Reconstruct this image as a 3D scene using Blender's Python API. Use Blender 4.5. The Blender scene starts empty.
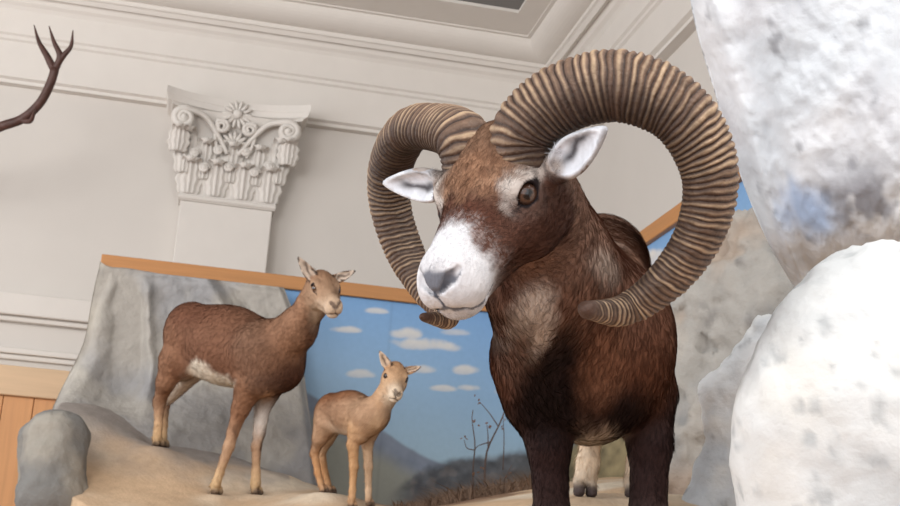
import bpy, math, random
import numpy as np
from mathutils import Matrix, Vector

random.seed(7)
rng = np.random.default_rng(7)
C = bpy.context.scene.collection

# ------------------------------------------------------------------ camera
F = 1300.0
CX, CY = 450.0, 253.0
_v1 = np.array([160 - CX, -(579 - CY), -F]); AY = _v1 / np.linalg.norm(_v1)
_v2 = np.array([7100 - CX, -(1065 - CY), -F]); AX = _v2 - AY * (_v2 @ AY); AX /= np.linalg.norm(AX)
AZ = np.cross(AX, AY)
RC = np.array([AX, AY, AZ])           # camera axes -> world
CAM = np.array([0.0, 0.0, 1.5])


def P(px, py, d):
    """world point seen at a photo position at distance d"""
    return CAM + RC @ np.array([(px - CX) / F * d, -(py - CY) / F * d, -d])


def on_y(px, py, y):
    r = RC @ np.array([(px - CX) / F, -(py - CY) / F, -1.0])
    return CAM + r * ((y - CAM[1]) / r[1])


def on_x(px, py, x):
    r = RC @ np.array([(px - CX) / F, -(py - CY) / F, -1.0])
    return CAM + r * ((x - CAM[0]) / r[0])


cd = bpy.data.cameras.new('camera'); cd.sensor_width = 36.0; cd.lens = F / 900 * 36.0
cd.dof.use_dof = True; cd.dof.focus_distance = 1.72; cd.dof.aperture_fstop = 20.0
cd.clip_start = 0.05; cd.clip_end = 100
cam = bpy.data.objects.new('camera', cd); C.objects.link(cam)
m4 = Matrix.Identity(4)
for i in range(3):
    for j in range(3):
        m4[i][j] = RC[i, j]
m4.translation = Vector(CAM)
cam.matrix_world = m4
bpy.context.scene.camera = cam


# ------------------------------------------------------------------ colour
def lin(r, g=None, b=None):
    c = np.array([r, g, b] if g is not None else r, float) / 255.0
    return np.where(c <= .04045, c / 12.92, ((c + .055) / 1.055) ** 2.4)


def smooth(a, b, x):
    t = np.clip((x - a) / (b - a), 0, 1)
    return t * t * (3 - 2 * t)


_LAT = rng.random((64, 64, 64)).astype(np.float32)


def vnoise(p, s=1.0, off=0.0):
    q = np.asarray(p, float) * s + off + 1000.0
    i = np.floor(q).astype(int); f = q - i
    f = f * f * (3 - 2 * f)
    i &= 63; j = (i + 1) & 63
    x0, y0, z0 = i[:, 0], i[:, 1], i[:, 2]; x1, y1, z1 = j[:, 0], j[:, 1], j[:, 2]
    fx, fy, fz = f[:, 0], f[:, 1], f[:, 2]
    L = _LAT
    a = L[x0, y0, z0] * (1 - fx) + L[x1, y0, z0] * fx
    b = L[x0, y1, z0] * (1 - fx) + L[x1, y1, z0] * fx
    c = L[x0, y0, z1] * (1 - fx) + L[x1, y0, z1] * fx
    d = L[x0, y1, z1] * (1 - fx) + L[x1, y1, z1] * fx
    return (a * (1 - fy) + b * fy) * (1 - fz) + (c * (1 - fy) + d * fy) * fz


def fbm(p, s, octs=4, off=0.0):
    r = 0; a = .5; t = 0
    for o in range(octs):
        r = r + a * vnoise(p, s * 2 ** o, off + 17.3 * o); t += a; a *= .5
    return r / t            # 0..1, mean .5


# ------------------------------------------------------------------ materials
def base_mat(name, rough=.8, spec=.3):
    m = bpy.data.materials.new(name); m.use_nodes = True
    nt = m.node_tree; b = nt.nodes['Principled BSDF']
    b.inputs['Roughness'].default_value = rough
    b.inputs['Specular IOR Level'].default_value = spec
    return m, nt, b


def mat(name, col=None, rough=.8, spec=.3, var=.15, vscale=20, bump=.0, bscale=60, stretch=(1, 1, 1), detail=5, sheen=0):
    """procedural surface: a colour (or the mesh's own colour layer) varied by noise, with a bump"""
    m, nt, b = base_mat(name, rough, spec)
    N = nt.nodes; Lk = nt.links
    tc = N.new('ShaderNodeTexCoord'); mp = N.new('ShaderNodeMapping')
    mp.inputs['Scale'].default_value = stretch
    Lk.new(tc.outputs['Object'], mp.inputs['Vector'])
    nz = N.new('ShaderNodeTexNoise'); nz.inputs['Scale'].default_value = vscale; nz.inputs['Detail'].default_value = detail
    Lk.new(mp.outputs[0], nz.inputs['Vector'])
    mr = N.new('ShaderNodeMapRange'); mr.inputs['From Min'].default_value = .25; mr.inputs['From Max'].default_value = .75
    mr.inputs['To Min'].default_value = 1 - var; mr.inputs['To Max'].default_value = 1 + var
    Lk.new(nz.outputs['Fac'], mr.inputs['Value'])
    mx = N.new('ShaderNodeMix'); mx.data_type = 'RGBA'; mx.blend_type = 'MULTIPLY'; mx.inputs['Factor'].default_value = 1
    if col is None:
        at = N.new('ShaderNodeAttribute'); at.attribute_name = 'Col'; Lk.new(at.outputs['Color'], mx.inputs[6])
    else:
        mx.inputs[6].default_value = (*lin(*col), 1)
    Lk.new(mr.outputs[0], mx.inputs[7])
    Lk.new(mx.outputs[2], b.inputs['Base Color'])
    if sheen:
        b.inputs['Sheen Weight'].default_value = sheen
    if bump:
        n2 = N.new('ShaderNodeTexNoise'); n2.inputs['Scale'].default_value = bscale; n2.inputs['Detail'].default_value = 6
        Lk.new(mp.outputs[0], n2.inputs['Vector'])
        bp = N.new('ShaderNodeBump'); bp.inputs['Strength'].default_value = bump; bp.inputs['Distance'].default_value = .01
        Lk.new(n2.outputs['Fac'], bp.inputs['Height']); Lk.new(bp.outputs[0], b.inputs['Normal'])
    return m


# ------------------------------------------------------------------ object helpers
def tag(o, label=None, cat=None, group=None, kind=None):
    if label: o['label'] = label
    if cat: o['category'] = cat
    if group: o['group'] = group
    if kind: o['kind'] = kind
    return o


def empty(name, loc):
    o = bpy.data.objects.new(name, None); C.objects.link(o); o.location = Vector([float(v) for v in loc])
    o.empty_display_size = .1
    return o


def mesh(name, V, Fc, m, parent=None, col=None, shade=True, origin=None):
    """one mesh object from world-space vertices; origin = where its pivot stands"""
    V = np.asarray(V, float)
    if parent is not None:
        off = np.array(parent.get('_at', (0, 0, 0)), float)
    elif origin is not None:
        off = np.asarray(origin, float)
    else:
        off = np.array([V[:, 0].mean(), V[:, 1].mean(), V[:, 2].min()])
    me = bpy.data.meshes.new(name)
    W = V - off
    if isinstance(Fc, np.ndarray):
        nf, k = Fc.shape
        me.vertices.add(len(W)); me.vertices.foreach_set('co', W.astype(np.float32).ravel())
        me.loops.add(nf * k); me.loops.foreach_set('vertex_index', Fc.astype(np.int32).ravel())
        me.polygons.add(nf)
        me.polygons.foreach_set('loop_start', np.arange(0, nf * k, k, dtype=np.int32))
        me.update(calc_edges=True)
    else:
        me.from_pydata(W.tolist(), [], [list(map(int, f)) for f in Fc]); me.update()
    me.validate()
    if shade:
        me.polygons.foreach_set('use_smooth', np.ones(len(me.polygons), bool))
    if col is not None:
        a = me.color_attributes.new('Col', 'FLOAT_COLOR', 'POINT')
        cc = np.ones((len(W), 4), np.float32); cc[:, :3] = col
        a.data.foreach_set('color', cc.ravel())
    if m: me.materials.append(m)
    o = bpy.data.objects.new(name, me); C.objects.link(o)
    if parent is not None:
        o.parent = parent
    else:
        o.location = Vector(off.tolist()); o['_at'] = off.tolist()
    return o


def thing(name, loc):
    o = empty(name, loc); o['_at'] = [float(v) for v in loc]
    return o


class MB:
    """collects simple solids into one mesh"""
    def __init__(s): s.V = []; s.F = []
    def add(s, V, Fc):
        n = len(s.V); s.V += [list(map(float, v)) for v in V]; s.F += [[i + n for i in f] for f in Fc]
        return s
    def box(s, lo, hi):
        x0, y0, z0 = lo; x1, y1, z1 = hi
        return s.add([(x0, y0, z0), (x1, y0, z0), (x1, y1, z0), (x0, y1, z0), (x0, y0, z1), (x1, y0, z1), (x1, y1, z1), (x0, y1, z1)],
                     [(0, 3, 2, 1), (4, 5, 6, 7), (0, 1, 5, 4), (1, 2, 6, 5), (2, 3, 7, 6), (3, 0, 4, 7)])
    def tube(s, pts, rad, n=10, flat=1.0, up=(0, 0, 1)):
        pts = np.asarray(pts, float); k = len(pts)
        rad = np.broadcast_to(np.asarray(rad, float), (k,))
        T = np.gradient(pts, axis=0); T /= np.linalg.norm(T, axis=1)[:, None] + 1e-12
        u = np.array(up, float)
        V = []
        for i in range(k):
            u = u - T[i] * (u @ T[i])
            if np.linalg.norm(u) < 1e-6:
                u = np.cross(T[i], (1, 0, .3))
            u /= np.linalg.norm(u); w = np.cross(T[i], u)
            for j in range(n):
                a = 2 * math.pi * j / n
                V.append(pts[i] + rad[i] * (math.cos(a) * u * flat + math.sin(a) * w))
        Fc = []
        for i in range(k - 1):
            for j in range(n):
                Fc.append((i * n + j, i * n + (j + 1) % n, (i + 1) * n + (j + 1) % n, (i + 1) * n + j))
        Fc.append(tuple(range(n))[::-1]); Fc.append(tuple((k - 1) * n + j for j in range(n)))
        return s.add(V, Fc)
    def ball(s, c, r, n=12, M=None):
        r = np.broadcast_to(np.asarray(r, float), (3,)); V = []; Fc = []
        M = np.eye(3) if M is None else M
        h = n // 2
        for i in range(h + 1):
            t = math.pi * i / h
            for j in range(n):
                a = 2 * math.pi * j / n
                V.append(np.asarray(c) + M @ (r * np.array([math.sin(t) * math.cos(a), math.sin(t) * math.sin(a), math.cos(t)])))
        for i in range(h):
            for j in range(n):
                Fc.append((i * n + j, (i + 1) * n + j, (i + 1) * n + (j + 1) % n, i * n + (j + 1) % n))
        return s.add(V, Fc)
    def build(s, name, m, parent=None, shade=False, bevel=0, **k):
        o = mesh(name, s.V, s.F, m, parent, shade=shade, **k)
        if bevel:
            b = o.modifiers.new('bevel', 'BEVEL'); b.width = bevel; b.segments = 2; b.limit_method = 'ANGLE'
        return o


def catmull(pts, n):
    """smooth curve through points, n samples, evenly spaced"""
    p = np.asarray(pts, float)
    q = np.vstack([2 * p[0] - p[1], p, 2 * p[-1] - p[-2]])
    out = []
    for i in range(1, len(q) - 2):
        for t in np.linspace(0, 1, 40, endpoint=False):
            a, b, c, d = q[i - 1], q[i], q[i + 1], q[i + 2]
            out.append(.5 * (2 * b + (c - a) * t + (2 * a - 5 * b + 4 * c - d) * t * t + (3 * b - a - 3 * c + d) * t ** 3))
    out.append(p[-1]); out = np.array(out)
    L = np.concatenate([[0], np.cumsum(np.linalg.norm(np.diff(out[:, :3], axis=0), axis=1))])
    s = np.linspace(0, L[-1], n)
    return np.stack([np.interp(s, L, out[:, k]) for k in range(out.shape[1])], 1)


# ------------------------------------------------------------------ implicit bodies
class Body:
    """smooth union of tapered limbs and ellipsoids, meshed as one continuous skin"""
    def __init__(s): s.ops = []; s.paints = []
    def cone(s, a, b, ra, rb, k=.03, col=None, sub=False):
        s.ops.append(('c', np.asarray(a, float), np.asarray(b, float), ra, rb, k, col, sub)); return s
    def ell(s, c, M, r, k=.03, col=None, sub=False):
        s.ops.append(('e', np.asarray(c, float), np.asarray(M, float), np.asarray(r, float), k, None, col, sub)); return s
    def chain(s, pts, k=.02, col=None):
        for (a, ra), (b, rb) in zip(pts[:-1], pts[1:]): s.cone(a, b, ra, rb, k, col)
        return s
    def leaf(s, c, M, r, taper, k=.01, col=None, sub=False):
        s.ops.append(('t', np.asarray(c, float), np.asarray(M, float), np.asarray(r, float), k, taper, col, sub)); return s
    def prim(s, o, X):
        if o[0] == 't':
            c, M, r = o[1:4]; q = (X - c) @ M
            tp = 1 - o[5] * np.clip(q[:, 0] / r[0], -1, 1)
            q[:, 1] /= tp; q[:, 2] /= .5 + .5 * tp
            k0 = np.sqrt(((q / r) ** 2).sum(1)); k1 = np.sqrt(((q / (r * r)) ** 2).sum(1))
            return (k0 + 1e-6) * (k0 - 1) / (k1 + 1e-6 / r.min()) * .8
        if o[0] == 'c':
            a, b, ra, rb = o[1:5]; ab = b - a; l2 = ab @ ab + 1e-12
            t = np.clip(((X - a) @ ab) / l2, 0, 1)
            d = X - a - t[:, None] * ab
            return np.sqrt((d * d).sum(1)) - (ra + (rb - ra) * t)
        c, M, r = o[1:4]
        q = (X - c) @ M
        k0 = np.sqrt(((q / r) ** 2).sum(1)); k1 = np.sqrt(((q / (r * r)) ** 2).sum(1))
        return (k0 + 1e-6) * (k0 - 1) / (k1 + 1e-6 / r.min())
    def f(s, X):
        D = None
        for o in s.ops:
            d = s.prim(o, X); k = o[5] if o[0] == 'c' else o[4]
            if D is None: D = d; continue
            if o[7]:
                h = np.clip(.5 - .5 * (D + d) / k, 0, 1); D = D * (1 - h) - d * h + k * h * (1 - h)
            else:
                h = np.clip(.5 + .5 * (d - D) / k, 0, 1); D = d * (1 - h) + D * h - k * h * (1 - h)
        return D
    def mesh(s, axes, block=5, extra=None):
        ax = [np.asarray(a, float) for a in axes]
        f = (lambda X: s.f(X) + extra(X)) if extra else s.f
        n = [len(a) for a in ax]
        # coarse pass: which blocks hold surface
        nb = [(k + block - 1) // block for k in n]
        cen = []; half = []
        for a, k in zip(ax, nb):
            lo = a[np.minimum(np.arange(k) * block, len(a) - 1)]; hi = a[np.minimum((np.arange(k) + 1) * block, len(a) - 1)]
            cen.append((lo + hi) / 2); half.append((hi - lo) / 2)
        G = np.stack(np.meshgrid(*cen, indexing='ij'), -1).reshape(-1, 3)
        H = np.sqrt(sum(h ** 2 for h in np.meshgrid(*half, indexing='ij'))).ravel()
        v = np.empty(len(G))
        for i in range(0, len(G), 400000): v[i:i + 400000] = f(G[i:i + 400000])
        near = (np.abs(v) < H * 1.5 + .012).reshape(nb)
        val = np.repeat(np.repeat(np.repeat(v.reshape(nb).astype(np.float32), block, 0), block, 1), block, 2)[:n[0], :n[1], :n[2]].copy()
        msk = np.repeat(np.repeat(np.repeat(near, block, 0), block, 1), block, 2)[:n[0], :n[1], :n[2]]
        idx = np.argwhere(msk)
        X = np.stack([ax[k][idx[:, k]] for k in range(3)], 1)
        vv = np.empty(len(X), np.float32)
        for i in range(0, len(X), 400000): vv[i:i + 400000] = f(X[i:i + 400000])
        val[idx[:, 0], idx[:, 1], idx[:, 2]] = vv
        ins = val < 0
        cnt = np.zeros([k - 1 for k in n], np.uint8)
        sl = lambda d, k: slice(d, n[k] - 1 + d)
        for dx in (0, 1):
            for dy in (0, 1):
                for dz in (0, 1): cnt += ins[sl(dx, 0), sl(dy, 1), sl(dz, 2)]
        cells = np.argwhere((cnt > 0) & (cnt < 8))
        num = -np.ones(cnt.shape, np.int32); num[cells[:, 0], cells[:, 1], cells[:, 2]] = np.arange(len(cells))
        acc = np.zeros((len(cells), 3)); w = np.zeros(len(cells))
        cor = [(a, b, c) for a in (0, 1) for b in (0, 1) for c in (0, 1)]
        for a in cor:
            for k in range(3):
                if a[k] == 1: continue
                b = list(a); b[k] = 1
                ia = cells + a; ib = cells + b
                va = val[ia[:, 0], ia[:, 1], ia[:, 2]]; vb = val[ib[:, 0], ib[:, 1], ib[:, 2]]
                x = (va < 0) != (vb < 0)
                t = np.where(x, va / np.where(x, va - vb, 1), 0)
                pa = np.stack([ax[q][ia[:, q]] for q in range(3)], 1); pb = np.stack([ax[q][ib[:, q]] for q in range(3)], 1)
                acc += np.where(x[:, None], pa + (pb - pa) * t[:, None], 0); w += x
        V = acc / w[:, None]
        quads = []
        for k in range(3):
            a, b = [q for q in range(3) if q != k]
            lo = [slice(None)] * 3; hi = [slice(None)] * 3; lo[k] = slice(0, n[k] - 1); hi[k] = slice(1, n[k])
            e = np.argwhere(ins[tuple(lo)] != ins[tuple(hi)])
            e = e[(e[:, a] > 0) & (e[:, b] > 0) & (e[:, a] < n[a] - 1) & (e[:, b] < n[b] - 1)]
            first = ins[e[:, 0], e[:, 1], e[:, 2]]
            def cid(da, db):
                c = e.copy(); c[:, a] -= da; c[:, b] -= db
                return num[c[:, 0], c[:, 1], c[:, 2]]
            q = np.stack([cid(0, 0), cid(1, 0), cid(1, 1), cid(0, 1)], 1)
            flip = first if k == 1 else ~first
            q[flip] = q[flip][:, ::-1]
            quads.append(q)
        Q = np.vstack(quads); Q = Q[(Q >= 0).all(1)][:, ::-1]
        for _ in range(2):                       # settle the skin on the true surface
            v0 = f(V); g = s.grad(V, f)
            V = V - g * np.clip(v0, -.004, .004)[:, None] / np.maximum((g * g).sum(1), .3)[:, None] * .8
        return V, Q, s.grad(V, f)
    def grad(s, V, f=None, e=1e-3):
        f = f or s.f
        g = np.stack([f(V + np.eye(3)[k] * e) - f(V - np.eye(3)[k] * e) for k in range(3)], 1) / (2 * e)
        return g
    def colour(s, V, soft=.012, warp=.008, wscale=40):
        W = V + warp * np.stack([fbm(V, wscale, 3, o) - .5 for o in (3, 31, 57)], 1) * 2
        num = np.zeros((len(V), 3)); den = np.zeros(len(V)) + 1e-12
        ds = []; cs = []
        for o in s.ops:
            if o[6] is None or o[7]: continue
            ds.append(s.prim(o, W)); cs.append(o[6])
        ds = np.array(ds); mn = ds.min(0)
        for d, c in zip(ds, cs):
            w = np.exp(-(d - mn) / soft); num += w[:, None] * c; den += w
        col = num / den[:, None]
        for fn in s.paints: col = fn(W, col)
        return col
    def spot(s, c, r, col, soft=.5, amt=1.0, M=None):
        c = np.asarray(c, float); r = np.broadcast_to(np.asarray(r, float), (3,)); M = np.eye(3) if M is None else M
        def fn(W, old):
            q = np.sqrt(((((W - c) @ M) / r) ** 2).sum(1))
            a = (1 - smooth(1 - soft, 1 + soft, q)) * amt
            return old * (1 - a[:, None]) + np.asarray(col) * a[:, None]
        s.paints.append(fn); return s


def axis(lo, hi, h, flo=None, fhi=None, fh=None):
    """grid lines, finer between flo and fhi"""
    if flo is None: return np.arange(lo, hi + h, h)
    return np.concatenate([np.arange(lo, flo, h), np.arange(flo, fhi, fh), np.arange(fhi, hi + h, h)])


def fur(name, V, Q, Nn, col, parent, m, count, flow, length, width, lift, jit, keep=None, seed=1):
    """short hairs lying along the flow, as fine tapered blades"""
    g = np.random.default_rng(seed)
    a = V[Q[:, 0]]; b = V[Q[:, 1]]; c = V[Q[:, 2]]; d = V[Q[:, 3]]
    ar = (np.linalg.norm(np.cross(b - a, c - a), axis=1) + np.linalg.norm(np.cross(c - a, d - a), axis=1)) / 2
    if keep is not None:
        ar = ar * keep((a + c) / 2)
    pick = g.choice(len(Q), count, p=ar / ar.sum())
    u = g.random((count, 1)); v = g.random((count, 1))
    mix = lambda A: (A[Q[pick, 0]] * (1 - u) + A[Q[pick, 1]] * u) * (1 - v) + (A[Q[pick, 3]] * (1 - u) + A[Q[pick, 2]] * u) * v
    p = mix(V); n = mix(Nn); n /= np.linalg.norm(n, axis=1)[:, None] + 1e-9
    cc = mix(col) * (1 + jit(p)[:, None] * (2 * g.random((count, 1)) - 1))
    fl = flow(p) + .35 * g.normal(size=(count, 3))
    fl -= n * (fl * n).sum(1)[:, None]; fl /= np.linalg.norm(fl, axis=1)[:, None] + 1e-9
    L = length(p)[:, None] * (.6 + .8 * g.random((count, 1)))
    dr = fl * .99 + n * lift(p)[:, None]
    side = np.cross(n, fl)
    w = width(p)[:, None]
    r0 = p + n * .0002
    T = np.stack([r0 - side * w, r0 + side * w, r0 + dr * L * .6 + side * w * .6 + n * L * .03, r0 + dr * L, r0 + dr * L * .6 - side * w * .6 + n * L * .03], 1).reshape(-1, 3)
    n_ = np.repeat(n, 5, 0)
    fc = np.arange(count * 5).reshape(-1, 5)[:, ::-1]
    o = mesh(name, T, fc, m, parent, col=np.repeat(cc, 5, 0))
    o.data.normals_split_custom_set_from_vertices(n_.astype(float).tolist())
    o['kind'] = 'stuff'
    return o


# ------------------------------------------------------------------ animals
SKIN_DARK = lin(52, 40, 38)


class Head:
    """local axes: x = the animal's right, y = towards the nose, z = up out of the forehead; origin between the eyes"""
    def __init__(s, o, M, sc): s.o = np.asarray(o, float); s.M = np.asarray(M, float); s.sc = sc
    def w(s, l, y, z): return s.o + s.M @ (np.array([l, y, z], float) * s.sc)
    def loc(s, X): return (X - s.o) @ s.M / s.sc


def build_head(B, h, c, ram=False, young=False):
    """c: dict of fur colours"""
    k = h.sc; w = h.w; M = h.M
    def E(p, r, kk=.02, col=None, sub=False, rot=None):
        B.ell(w(*p), M if rot is None else M @ rot, np.array(r) * k, kk * k, col, sub)
    def K(a, b, ra, rb, kk=.02, col=None, sub=False):
        B.cone(w(*a), w(*b), ra * k, rb * k, kk * k, col, sub)
    wd = 1.0 if ram else .86
    if ram:
        E((0, -.056, .016), (.040, .045, .030), .02, lin(134, 102, 82))
    E((0, -.060, -.022), (.070 * wd, .080, .066), .03, c['fore'])
    E((0, -.012, -.020), (.068 * wd, .055, .038), .03, c['fore'])
    K((0, .0, -.036), (0, .118, -.046), .056 * wd, .038 * wd, .03, c['cheek'])
    K((0, .0, -.020), (0, .122, -.030), .036 * wd, .027 * wd, .025, c['bridge'])
    for s in (-1, 1):
        E((s * .043 * wd, -.018, -.066), (.030, .062, .046), .03, c['cheek'])
        E((s * .019 * wd, .138, -.050), (.023 * wd, .030, .026), .018, c['muzzle'])
        E((s * .052 * wd, -.006, .004), (.020, .030, .014), .018, c['brow'])          # brow ridge
        K((s * .050 * wd, .012, -.045), (s * .034 * wd, .085, -.050), .016, .012, .025, c['cheek'])
    E((0, .136, -.030), (.026 * wd, .026, .022), .02, c['muzzle'])
    E((0, .128, -.048), (.036 * wd, .034, .032), .02, c['muzzle'])
    K((0, -.02, -.084), (0, .122, -.081), .034 * wd, .017, .025, c['jaw'])
    E((0, .135, -.080), (.024 * wd, .024, .014), .014, c['chin'])
    # mouth line
    for s in (-1, 1):
        K((0, .178, -.063), (s * .020 * wd, .160, -.068), .0032, .0032, .004, None, True)
        K((s * .020 * wd, .160, -.068), (s * .036 * wd, .112, -.080), .0032, .002, .004, None, True)
    # nose: philtrum and nostrils
    K((0, .170, -.034), (0, .172, -.062), .0022, .0022, .004, None, True)
    for s in (-1, 1):
        K((s * .008, .163, -.036), (s * .022 * wd, .158, -.024), .0042, .0062, .006, None, True)
        K((s * .022 * wd, .158, -.024), (s * .028 * wd, .146, -.020), .0062, .003, .006, None, True)
    # eyes: lid bulge, then the opening
    er = .019
    for s in (-1, 1):
        ec = (s * .0565 * wd, .003, -.014)
        B.ell(w(*ec), M, np.array([er + .0035] * 3) * k, .010 * k, c['lid'])
    rings = []
    for s in (-1, 1):
        ec = np.array((s * .0565 * wd, .003, -.014))
        nv = np.array((s * .74, .60, .30)); nv /= np.linalg.norm(nv)
        yv = np.array((0, .93, -.30)); yv -= nv * (yv @ nv); yv /= np.linalg.norm(yv); zv = np.cross(nv, yv)
        R3 = M @ np.stack([nv, yv, zv], 1)
        cen = w(*(ec + nv * er))
        B.ell(cen, R3, np.array([.0135, .0158, .0126]) * k, .002 * k, None, True)
        B.cone(cen, w(*(ec + nv * er * .80 + yv * .021 - zv * .004)), .006 * k, .0015 * k, .003 * k, None, True)
        rings.append((w(*ec), R3, cen))
    # ears
    for s in (-1, 1):
        ec = c['ear'][s]
        b = np.array(ec[0]); t = np.array(ec[1]); op = np.array(ec[2], float); wdt = ec[3]
        ax = t - b; L = np.linalg.norm(ax); ax /= L
        op -= ax * (op @ ax); op /= np.linalg.norm(op); sd = np.cross(ax, op)
        R3 = M @ np.stack([ax, sd, op], 1); mid = b + ax * L * .50
        thick = c.get('ear_t', .013)
        B.cone(w(*(b - ax * .02)), w(*(b + ax * L * .3)), .018 * k, .016 * k, .012 * k, c['earback'])
        B.leaf(w(*mid), R3, np.array([L * .54, wdt, thick]) * k, .5, .010 * k, c['earback'])
        B.leaf(w(*(mid + op * thick * .95 + ax * L * .02)), R3, np.array([L * .48, wdt * .82, thick * 1.25]) * k, .5, .003 * k, None, True)
        def pe(W, old, so=c.get('stripe_at', {}).get(s, .1), mid=w(*mid), R3=R3, L=L * k, wdt=wdt * k, th=thick * k):
            q = (W - mid) @ R3
            a = (np.abs(q[:, 0]) < L * .60) & (np.abs(q[:, 1]) < wdt * 1.15) & (np.abs(q[:, 2]) < th * 1.4)
            g = smooth(-.95 * th, -.5 * th, q[:, 2]) * a * smooth(-.46, -.30, q[:, 0] / L)
            e = np.sqrt((q[:, 0] / (L * .54)) ** 2 + (q[:, 1] / (wdt * (1 - .5 * np.clip(q[:, 0] / (L * .54), -1, 1)))) ** 2)
            inner = c['earin'] * (1 - .0 * e[:, None])
            st = np.exp(-((q[:, 1] - so * wdt) / (wdt * .28)) ** 2) * smooth(-.6, -.2, q[:, 0] / L) * (1 - smooth(.1, .38, q[:, 0] / L)) * c.get('earstripe', .8)
            inner = inner * (1 - st[:, None]) + c['eardark'] * st[:, None]
            out = old * (1 - g[:, None]) + inner * g[:, None]
            rim = a * smooth(.86, .98, e) * c.get('earrim', .6)
            return out * (1 - rim[:, None]) + c['eardark'] * rim[:, None]
        B.paints.append(pe)
    # dark eye rims, tear line, nose, mouth
    def pr(W, old):
        out = old
        for cc, R3, cen in rings:
            q = (W - cen) @ R3 / k
            e = np.sqrt((q[:, 1] / .0180) ** 2 + (q[:, 2] / .0146) ** 2)
            a = (1 - smooth(.95, 1.12, e)) * (np.abs(q[:, 0]) < .03)
            tl = (1 - smooth(.0, .0035, np.abs(q[:, 2] + .003 + .25 * (q[:, 1] - .017)))) * smooth(.010, .018, q[:, 1]) * (1 - smooth(.026, .038, q[:, 1])) * (np.abs(q[:, 0]) < .03)
            a = np.maximum(a, tl)
            out = out * (1 - a[:, None]) + lin(38, 32, 34) * a[:, None]
        q = h.loc(W); x = np.abs(q[:, 0]) / wd; y = q[:, 1]; z = q[:, 2]
        # nose leather: a V from the nostril wings down to the philtrum
        tz = np.clip((z + .040) / .020, 0, 1)
        inV = (1 - smooth(.004, .007, x - (.003 + .025 * tz ** 1.3))) * smooth(-.044, -.036, z) * (1 - smooth(-.016, -.010, z - .10 * (x - .02) * 0)) * smooth(.142, .150, y)
        ph = (1 - smooth(.0018, .0032, x)) * smooth(-.066, -.062, z) * (1 - smooth(-.036, -.030, z)) * smooth(.13, .15, y)
        a = np.maximum(inV * .9, ph) * c.get('nose_amt', 1)
        out = out * (1 - a[:, None]) + c['nose'] * a[:, None]
        # lips: along the mouth line
        ml = np.where(x < .02, -.063 - .25 * x, -.068 - (x - .02) * .75)
        a = (1 - smooth(.002, .0045, np.abs(z - ml + .001))) * smooth(.098, .112, y) * .85
        return out * (1 - a[:, None]) + c['nose'] * a[:, None]
    B.paints.append(pr)
    return rings, er * k


def eyes(rings, er, parent, m, iris):
    for cc, R3, cen in rings:
        bm = MB().ball((0, 0, 0), 1.0, 40)
        U = np.array(bm.V)
        # pole along the line of sight
        U = U[:, [2, 0, 1]]
        ang = np.arccos(np.clip(U[:, 0], -1, 1)); yy, zz = U[:, 1], U[:, 2]
        rr = np.sqrt((yy / 1.15) ** 2 + (zz / .72) ** 2)
        col = np.tile(lin(40, 30, 28), (len(U), 1))
        a = (1 - smooth(.80, .88, ang)); ir = np.asarray(iris)[None] * (1.25 - .6 * smooth(.25, .8, ang))[:, None]
        col = col * (1 - a[:, None]) + ir * a[:, None]
        a = 1 - smooth(.34, .42, rr); a = a * (U[:, 0] > 0)
        col = col * (1 - a[:, None]) + lin(14, 14, 20) * a[:, None]
        V = cc + (U * er) @ R3.T
        mesh('eye', V, bm.F, m, parent, col=col)


M_FUR = mat('short fur', None, .7, .10, .16, 90, .22, 320, (1, 1, .45))
M_COAT = mat('hair', None, .6, .12, .0, 10)
M_FUR_SOFT = mat('soft short fur', None, .8, .1, .10, 120, .25, 260, (1, 1, .5))
M_EYE, _nt, _b = base_mat('wet eye', .04, .6)
_at = _nt.nodes.new('ShaderNodeAttribute'); _at.attribute_name = 'Col'; _nt.links.new(_at.outputs['Color'], _b.inputs['Base Color'])
_b.inputs['Coat Weight'].default_value = .6; _b.inputs['Coat Roughness'].default_value = .02
M_HORN = mat('horn', None, .55, .35, .28, 70, .35, 160, (1, 1, 1))


def leg(B, pts, col, k=.02):
    B.chain(pts, k, col)


def hoof(B, tip, fwd, r, col, up=np.array([0, 0, 1.0]), skin=None):
    """two cleaved toes standing on the ground at tip"""
    fwd = np.array([fwd[0], fwd[1], 0.0]); fwd /= np.linalg.norm(fwd); sd = np.cross(fwd, up)
    for s in (-1, 1):
        c = tip + sd * s * r * .62 + up * r * .80
        B.cone(c + up * r * .9 - fwd * r * .3, c + up * r * .25 + fwd * r * .40, r * .52, r * .60, r * .12, skin if skin is not None else col)
        B.ell(c - up * r * .25 + fwd * r * .40, np.stack([sd, fwd, up], 1), (r * .54, r * 1.0, r * .55), r * .12, col)


# ---- the ram ----------------------------------------------------------------
ram_o = CAM + RC @ np.array([0.04244097, 0.08288119, -1.64999054])
ram_M = RC @ np.array([[-0.8089, -0.4337, -0.3969], [-0.0674, -0.6022, 0.7955], [-0.584, 0.6702, 0.4579]])
ram_M, _ = np.linalg.qr(ram_M) if False else (ram_M, 0)
rh = Head(ram_o, ram_M, 1.0)

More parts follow.
